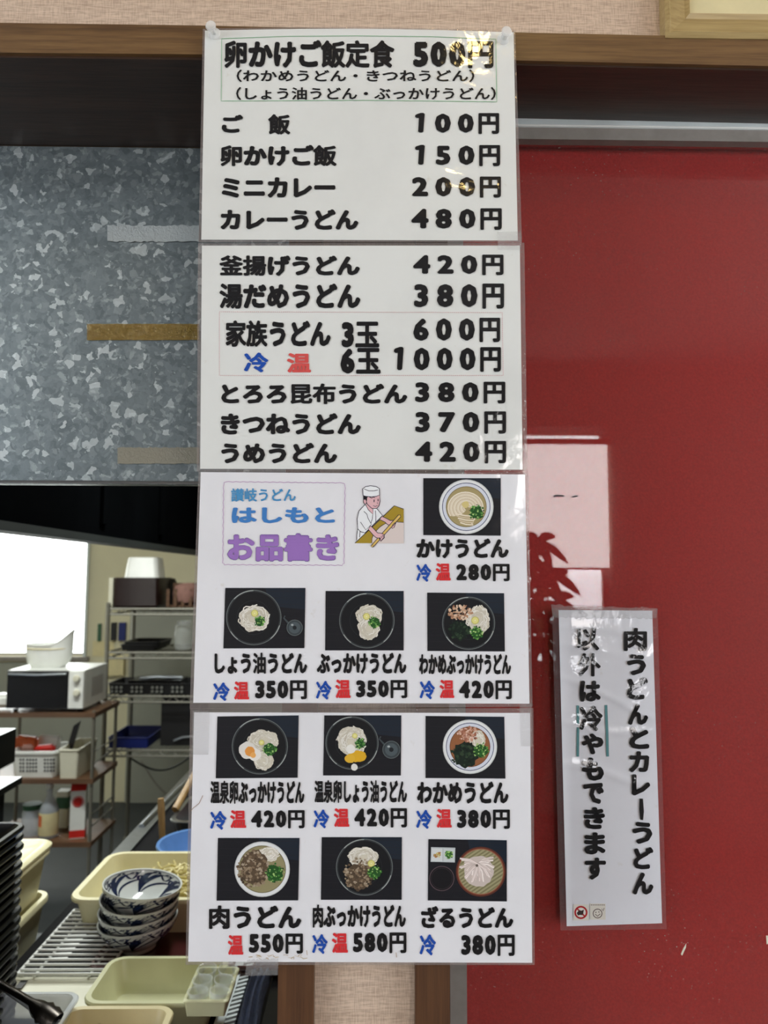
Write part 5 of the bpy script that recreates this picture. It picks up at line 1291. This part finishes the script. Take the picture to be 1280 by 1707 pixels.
bo = thing('sauce_bottle', 'clear bottle with cream and orange label on the lowest cart shelf', 'bottle', (bt.x, CD+0.06, z2+0.0005))
bm = bmesh.new(); lathe(bm, [(0, 0), (R_*0.92, 0), (R_, 0.008), (R_, HB*0.48), (R_*0.75, HB*0.60), (R_*0.34, HB*0.74), (R_*0.30, HB*0.88), (0, HB*0.88)], 32); fin('body', bm, M['frosted'], bo, True)
bm = bmesh.new(); lathe(bm, [(R_*1.01, HB*0.06), (R_*1.02, HB*0.07), (R_*1.02, HB*0.45), (R_*1.01, HB*0.46)], 32); fin('label', bm, M['label_cream'], bo, True)
bm = bmesh.new(); lathe(bm, [(0, HB*0.88), (R_*0.38, HB*0.88), (R_*0.38, HB*0.985), (0, HB)], 24); fin('cap', bm, M['white'], bo, True)
bm = bmesh.new(); 
for k_ in range(6):
    a0_, a1_ = -2.9+k_*0.16, -2.9+(k_+1)*0.16
    bm.faces.new([bm.verts.new((R_*1.035*math.cos(a_), R_*1.035*math.sin(a_), z_)) for a_, z_ in ((a0_, HB*.22), (a1_, HB*.22), (a1_, HB*.42), (a0_, HB*.42))])
fin('orange_patch', bm, M['orange'], bo)
k1 = U(108, 1398, CD+0.02); k2 = U(138, 1398, CD+0.02); kh = U(120, 1316, CD).z-z2
ctn = thing('milk_carton', 'white and red drink carton on the lowest cart shelf', 'carton', ((k1.x+k2.x)/2, CD+0.07, z2+0.0005), rz=0.25)
cw_ = (k2.x-k1.x)*0.40
bm = bmesh.new(); bx(bm, (-cw_, -cw_, 0), (cw_, cw_, kh*0.93)); fin('body', bm, M['white'], ctn, bevel=0.002)
bm = bmesh.new(); hexa(bm, [(-cw_, -cw_, kh*0.931), (cw_, -cw_, kh*0.931), (cw_, cw_, kh*0.931), (-cw_, cw_, kh*0.931)], [(-cw_, -0.003, kh*1.12), (cw_, -0.003, kh*1.12), (cw_, 0.003, kh*1.12), (-cw_, 0.003, kh*1.12)]); fin('gable_top', bm, M['red'], ctn)
box('red_base_band', (-cw_-0.0008, -cw_-0.0008, 0.004), (cw_+0.0008, cw_+0.0008, kh*0.16), M['red'], ctn)
for sgn in (0, 1):
    bm = bmesh.new(); lathe(bm, [(0, 0), (cw_*0.62, 0), (cw_*0.62, 0.001), (0, 0.001)], 24); lathe(bm, [(cw_*0.68, 0), (cw_*0.78, 0), (cw_*0.78, 0.001), (cw_*0.68, 0.001)], 24)
    o = fin('round_emblem', bm, M['red'], ctn); o.rotation_euler = (PI/2, 0, -PI/2 if sgn else 0); o.location = (-cw_-0.0003, 0, kh*0.72) if sgn else (0, -cw_-0.0003, kh*0.72)
bm = bmesh.new(); lathe(bm, [(0, 0), (0.045, 0), (0.05, 0.01), (0.05, 0.11), (0.042, 0.13), (0, 0.13)], 28); jr = thing('storage_jar', 'dim grey jar with a green lid on the lowest cart shelf', 'jar', (U(38, 1380, CD).x, CD+0.10, z2+0.0005)); fin('body', bm, M['frosted'], jr, True)
bm = bmesh.new(); lathe(bm, [(0, 0.1305), (0.046, 0.1305), (0.048, 0.155), (0, 0.157)], 28); fin('lid', bm, M['green'], jr, True)
bm = bmesh.new(); bx(bm, (-0.03, -0.03, 0), (0.03, 0.03, 0.19)); o = fin('drink_carton', bm, M['offwhite'], None, bevel=0.003); o.location = (U(100, 1390, CD+.18).x, CD+0.22, z2+0.0005); tag(o, 'plain pale carton behind the red and white carton', 'carton')
bm = bmesh.new(); bx(bm, (-0.031, -0.031, 0.10), (0.031, 0.031, 0.16)); o2 = fin('green_band', bm, M['green'], o)

# ---- chrome wire rack
RY0, RY1 = 3.62, 4.08
r0x = U(174, 1200, RY0).x; r1x = r0x+1.15
rack = thing('wire_shelving', 'tall chrome wire shelving unit against the kitchen back wall', 'shelving', (r0x, RY0, KZ))
rz = [U(240, 1018, RY0).z, U(240, 1091, RY0).z, U(240, 1164, RY0).z, U(240, 1254, RY0).z]
for x_ in (r0x, r1x):
    for y_ in (RY0, RY1):
        bm = bmesh.new(); tube(bm, [(x_, y_, KZ+0.02), (x_, y_, rz[0]+0.045)], 0.0125, 12); lathe(bm, [(0, 0), (0.02, 0), (0.02, 0.02), (0, 0.025)], 14, (x_, y_, KZ)); under(fin('post', bm, M['chrome'], smooth=True), rack)
for z in rz:
    bm = bmesh.new()
    for dz in (0.010, -0.022):
        tube(bm, [(r0x, RY0, z+dz), (r1x, RY0, z+dz)], 0.006, 8); tube(bm, [(r0x, RY1, z+dz), (r1x, RY1, z+dz)], 0.006, 8); tube(bm, [(r0x, RY0, z+dz), (r0x, RY1, z+dz)], 0.006, 8); tube(bm, [(r1x, RY0, z+dz), (r1x, RY1, z+dz)], 0.006, 8)
    for i in range(44): x_ = r0x+(r1x-r0x)*(i+0.5)/44; tube(bm, [(x_, RY0, z+0.012), (x_, RY1, z+0.012)], 0.0024, 5)
    n_ = 30
    for j in range(n_):
        xa_, xb_ = r0x+(r1x-r0x)*j/n_, r0x+(r1x-r0x)*(j+1)/n_; tube(bm, [(xa_, RY0, z-0.022 if j % 2 else z+0.010), (xb_, RY0, z+0.010 if j % 2 else z-0.022)], 0.0025, 5)
    under(fin('wire_shelf', bm, M['chrome'], smooth=True), rack)
def onrack(px_, lev, y=0.10): return U(px_, (1018, 1091, 1164, 1254)[lev], RY0+y).x, RY0+y, rz[lev]+0.0165
# stack of dark brown trays
xa_, _, zz = onrack(187, 0, 0.02); xb_ = U(263, 1000, RY0+0.02).x; hh = U(220, 963, RY0+0.02).z-zz
bm = bmesh.new(); tub(bm, xb_-xa_, 0.30, 0.020, 0.002, 0.005, 0.006, 0.012, 0.006, 0.003, 3); bt0 = fin('brown_tray', bm, M['brownblack'], None, True)
nb = 13
for i in range(nb):
    t = bt0 if i == 0 else bt0.copy()
    if i: COL.objects.link(t)
    t.location = ((xa_+xb_)/2+random.uniform(-.001, .001), RY0+0.17, zz+i*(hh-0.020)/(nb-1))
    tag(t, 'dark brown serving tray, %s from the top of the pile on the top rack shelf' % (ORD[nb-1-i] if i < nb-1 else 'first'), 'tray', 'dark brown trays on the top rack shelf')
p = U(238, 962, RY0+0.10); w_ = U(266, 950, RY0+.1).x-U(208, 950, RY0+.1).x
bm = bmesh.new(); rings = []
for ww, z in ((1.0, 0.0), (0.98, 0.003), (0.86, 0.11), (0.82, 0.118), (0.5, 0.120)):
    rings.append([bm.verts.new((x, y, z)) for x, y in rrect(w_*ww, 0.18*ww, 0.03, 5)])
bm.faces.new(rings[0][::-1]); bm.faces.new(rings[-1])
for a, b in zip(rings, rings[1:]):
    for k_ in range(len(a)): bm.faces.new([a[k_], a[(k_+1) % len(a)], b[(k_+1) % len(b)], b[k_]])
o = fin('upturned_tub', bm, M['white'], None, True); o.location = (p.x, RY0+0.15, zz+hh+0.0005); tag(o, 'upturned white plastic tub on top of the brown tray stack', 'tub')
# slim white tray stack at its left, black round case at its right
for i in range(9):
    bm = bmesh.new(); bx(bm, (xa_-0.028+0.001*(i % 2), RY0+0.03, zz+i*0.019), (xa_-0.004, RY0+0.28, zz+i*0.019+0.017)); o = fin('slim_box', bm, M['offwhite'], None, bevel=0.003); tag(o, 'slim ivory box, %s from the top in the narrow pile left of the brown trays' % (ORD[8-i] if i < 8 else 'first'), 'box', 'slim ivory boxes on the top rack shelf')
bm = bmesh.new(); lathe(bm, [(0, 0), (0.075, 0), (0.078, 0.01), (0.078, 0.13), (0.06, 0.165), (0, 0.17)], 32); o = fin('black_drum', bm, M['black_matt'], None, True); o.location = (U(272, 990, RY0+.3).x, RY0+0.33, zz); tag(o, 'black round lidded pot behind the brown tray stack', 'pot')
# slatted wooden box with pink cloth
xs0, xs1 = U(277, 1000, RY0+0.08).x, U(332, 1000, RY0+0.08).x
wbx = thing('wooden_crate', 'small slatted wooden crate at the right of the top rack shelf', 'crate', ((xs0+xs1)/2, RY0+0.15, zz))
hw = (xs1-xs0)/2
for i in range(5): x_ = -hw+i*(2*hw-0.018)/4; box('slat', (x_, -0.07, 0), (x_+0.018, -0.060, 0.105), M['shelf_wood'], wbx, 0.001)
box('bottom_board', (-hw, -0.06, 0.001), (hw, 0.08, 0.010), M['shelf_wood'], wbx); box('back_board', (-hw, 0.07, 0.01), (hw, 0.08, 0.14), M['shelf_wood'], wbx)
bm = bmesh.new(); lathe(bm, [(0, 0.02), (0.07, 0.02), (0.085, 0.07), (0.07, 0.11), (0.03, 0.13), (0, 0.132)], 22)
for v in bm.verts: v.co += Vector((noise.noise(v.co*30), noise.noise(v.co*30+Vector((3, 1, 0))), 0.6*noise.noise(v.co*24)))*0.010
o = fin('pink_cloth', bm, M['pink'], None, True); o.location = ((xs0+xs1)/2+0.01, RY0+0.15, zz+0.010); tag(o, 'bundled dusty pink cloth in the wooden crate', 'cloth')
# second shelf
xa2, _, z_ = onrack(197, 1, 0.04); xb2 = U(262, 1075, RY0+.04).x
for i in range(2):
    o = tubobj('black_tray', (xa2+xb2)/2+0.02*i, RY0+0.18, z_+i*0.016, xb2-xa2, 0.28, 0.034, 'black_matt', None, flare=0.008, r=0.02, rim=0.006)
    tag(o, ('lower' if i == 0 else 'upper')+' shallow black tray on the second rack shelf', 'tray', 'black trays on the second rack shelf')
bm = bmesh.new(); lathe(bm, [(0, 0), (0.045, 0), (0.052, 0.02), (0.050, 0.12), (0.040, 0.15), (0.046, 0.165), (0.040, 0.165), (0.036, 0.15), (0, 0.14)], 28); o = fin('clear_bag', bm, M['clear'], None, True); o.location = (U(304, 1080, RY0+.1).x, RY0+0.12, z_); tag(o, 'clear plastic bag standing on the second rack shelf', 'bag')
# third shelf: black rack full of caps
xa3, _, z_ = onrack(178, 2, 0.03); xb3 = U(326, 1150, RY0+.03).x
br = thing('cup_rack', 'long black plastic rack with pale caps on the third rack shelf', 'rack', ((xa3+xb3)/2, RY0+0.16, z_))
tubobj('body', 0, 0, 0, xb3-xa3, 0.27, 0.062, 'black_matt', br, flare=0.006, r=0.015, rim=0.005)
bm = bmesh.new()
for gi in range(4):
    for i in range(3):
        for j in range(2): x_ = -(xb3-xa3)/2+0.03+gi*0.115+i*0.026; lathe(bm, [(0, 0), (0.008, 0), (0.008, 0.003), (0, 0.003)], 10, (x_, 0.018+0.022*j, 0.1375))
o = fin('round_hole', bm, M['steel_dull'], br); o.rotation_euler = (PI/2, 0, 0); o['kind'] = 'stuff'
bm = bmesh.new(); bx(bm, (-0.15, -0.08, 0.03), (0.15, 0.10, 0.072)); o = fin('dark_cloth', bm, M['black'], br, bevel=0.02)
bm = bmesh.new(); tube(bm, [(-0.10, -0.02, 0.075), (0.0, -0.03, 0.085), (0.14, 0.0, 0.078)], 0.010, 8); fin('pale_handle', bm, M['steel'], br, True)
# fourth shelf: blue tray, black box
xa4, _, z_ = onrack(174, 3, 0.02); xb4 = U(244, 1240, RY0+.02).x
o = tubobj('blue_tray', (xa4+xb4)/2+0.012, RY0+0.19, z_, xb4-xa4, 0.34, 0.060, 'blue', None, flare=0.004, r=0.012, rim=0.004, th=0.003)
tag(o, 'deep blue plastic tray on the lowest rack shelf', 'tray')
xk0 = U(268, 1240, RY0+.1).x; kx = thing('black_crate', 'black box-shaped crate beside the blue tray on the lowest rack shelf', 'crate', (xk0+0.11, RY0+0.19, z_))
box('body', (-0.11, -0.10, 0), (0.11, 0.14, 0.29), M['black_matt'], kx, 0.004); box('top_edge', (-0.112, -0.102, 0.29), (0.112, 0.142, 0.30), M['shelf_wood'], kx, 0.002)
bm = bmesh.new(); tube(bm, [(-0.03, -0.115, 0.03), (0.02, -0.118, 0.05), (0.10, -0.112, 0.055)], 0.007, 8); fin('pale_handle', bm, M['steel'], kx, True)
# cables sagging under the lowest shelf
for nm, a, b, sag, lab in (('power_cable', (215, 1262), (322, 1258), 24, 'black cable sagging under the lowest rack shelf'), ('power_cable', (235, 1268), (300, 1330), 16, 'thin grey cable looping down the panel under the rack')):
    bm = bmesh.new(); pts = []
    for i in range(15):
        t_ = i/14; pts.append(U(a[0]+(b[0]-a[0])*t_, a[1]+(b[1]-a[1])*t_+sag*math.sin(PI*t_), (RY1+0.02 if 'black' in lab else KY1-0.027)))
    tube(bm, pts, 0.006 if 'black' in lab else 0.004, 8); o = fin(nm, bm, M['black_matt'] if 'black' in lab else M['alu_grey'], None, True); tag(o, lab, 'cable')
# things hanging on the back wall left of the rack
def wallbox(name, x0_, y0_, x1_, y1_, mat, label, cat, th=0.03, bev=0.006):
    a, b = U(x0_, y1_, KY1-th), U(x1_, y0_, KY1-th)
    o = box(name, (a.x, KY1-th, a.z), (b.x, KY1-0.0005, b.z), M[mat], None, bev); return tag(o, label, cat)
wallbox('hanging_knife', 162, 1040, 168, 1069, 'green', 'dark green handled knife hanging on the cream wall', 'knife', 0.02, 0.003)
wallbox('hanging_case', 184, 1038, 193, 1068, 'black_matt', 'black case hanging on the cream wall behind the rack', 'case')
wallbox('hanging_pack', 197, 1038, 209, 1068, 'blue', 'blue pack hanging on the cream wall behind the rack', 'pack')
wallbox('paper_notice', 154, 1069, 190, 1094, 'label_cream', 'blank cream paper pinned on the wall left of the rack', 'paper', 0.004, 0)
wallbox('wall_box', 175, 1096, 206, 1126, 'label_cream', 'small cream box on the wall behind the rack', 'box', 0.05)
o = packet(U(3, 1160, CD+.05).x, CD+0.08, mz+0.035, 0.10, 0.07, 0.10, 'white', (0, 0, 0.2), 'white cloth bundle left of the microwave on the cart', 'cloth'); o.name = 'cloth_bundle'; del o['group']
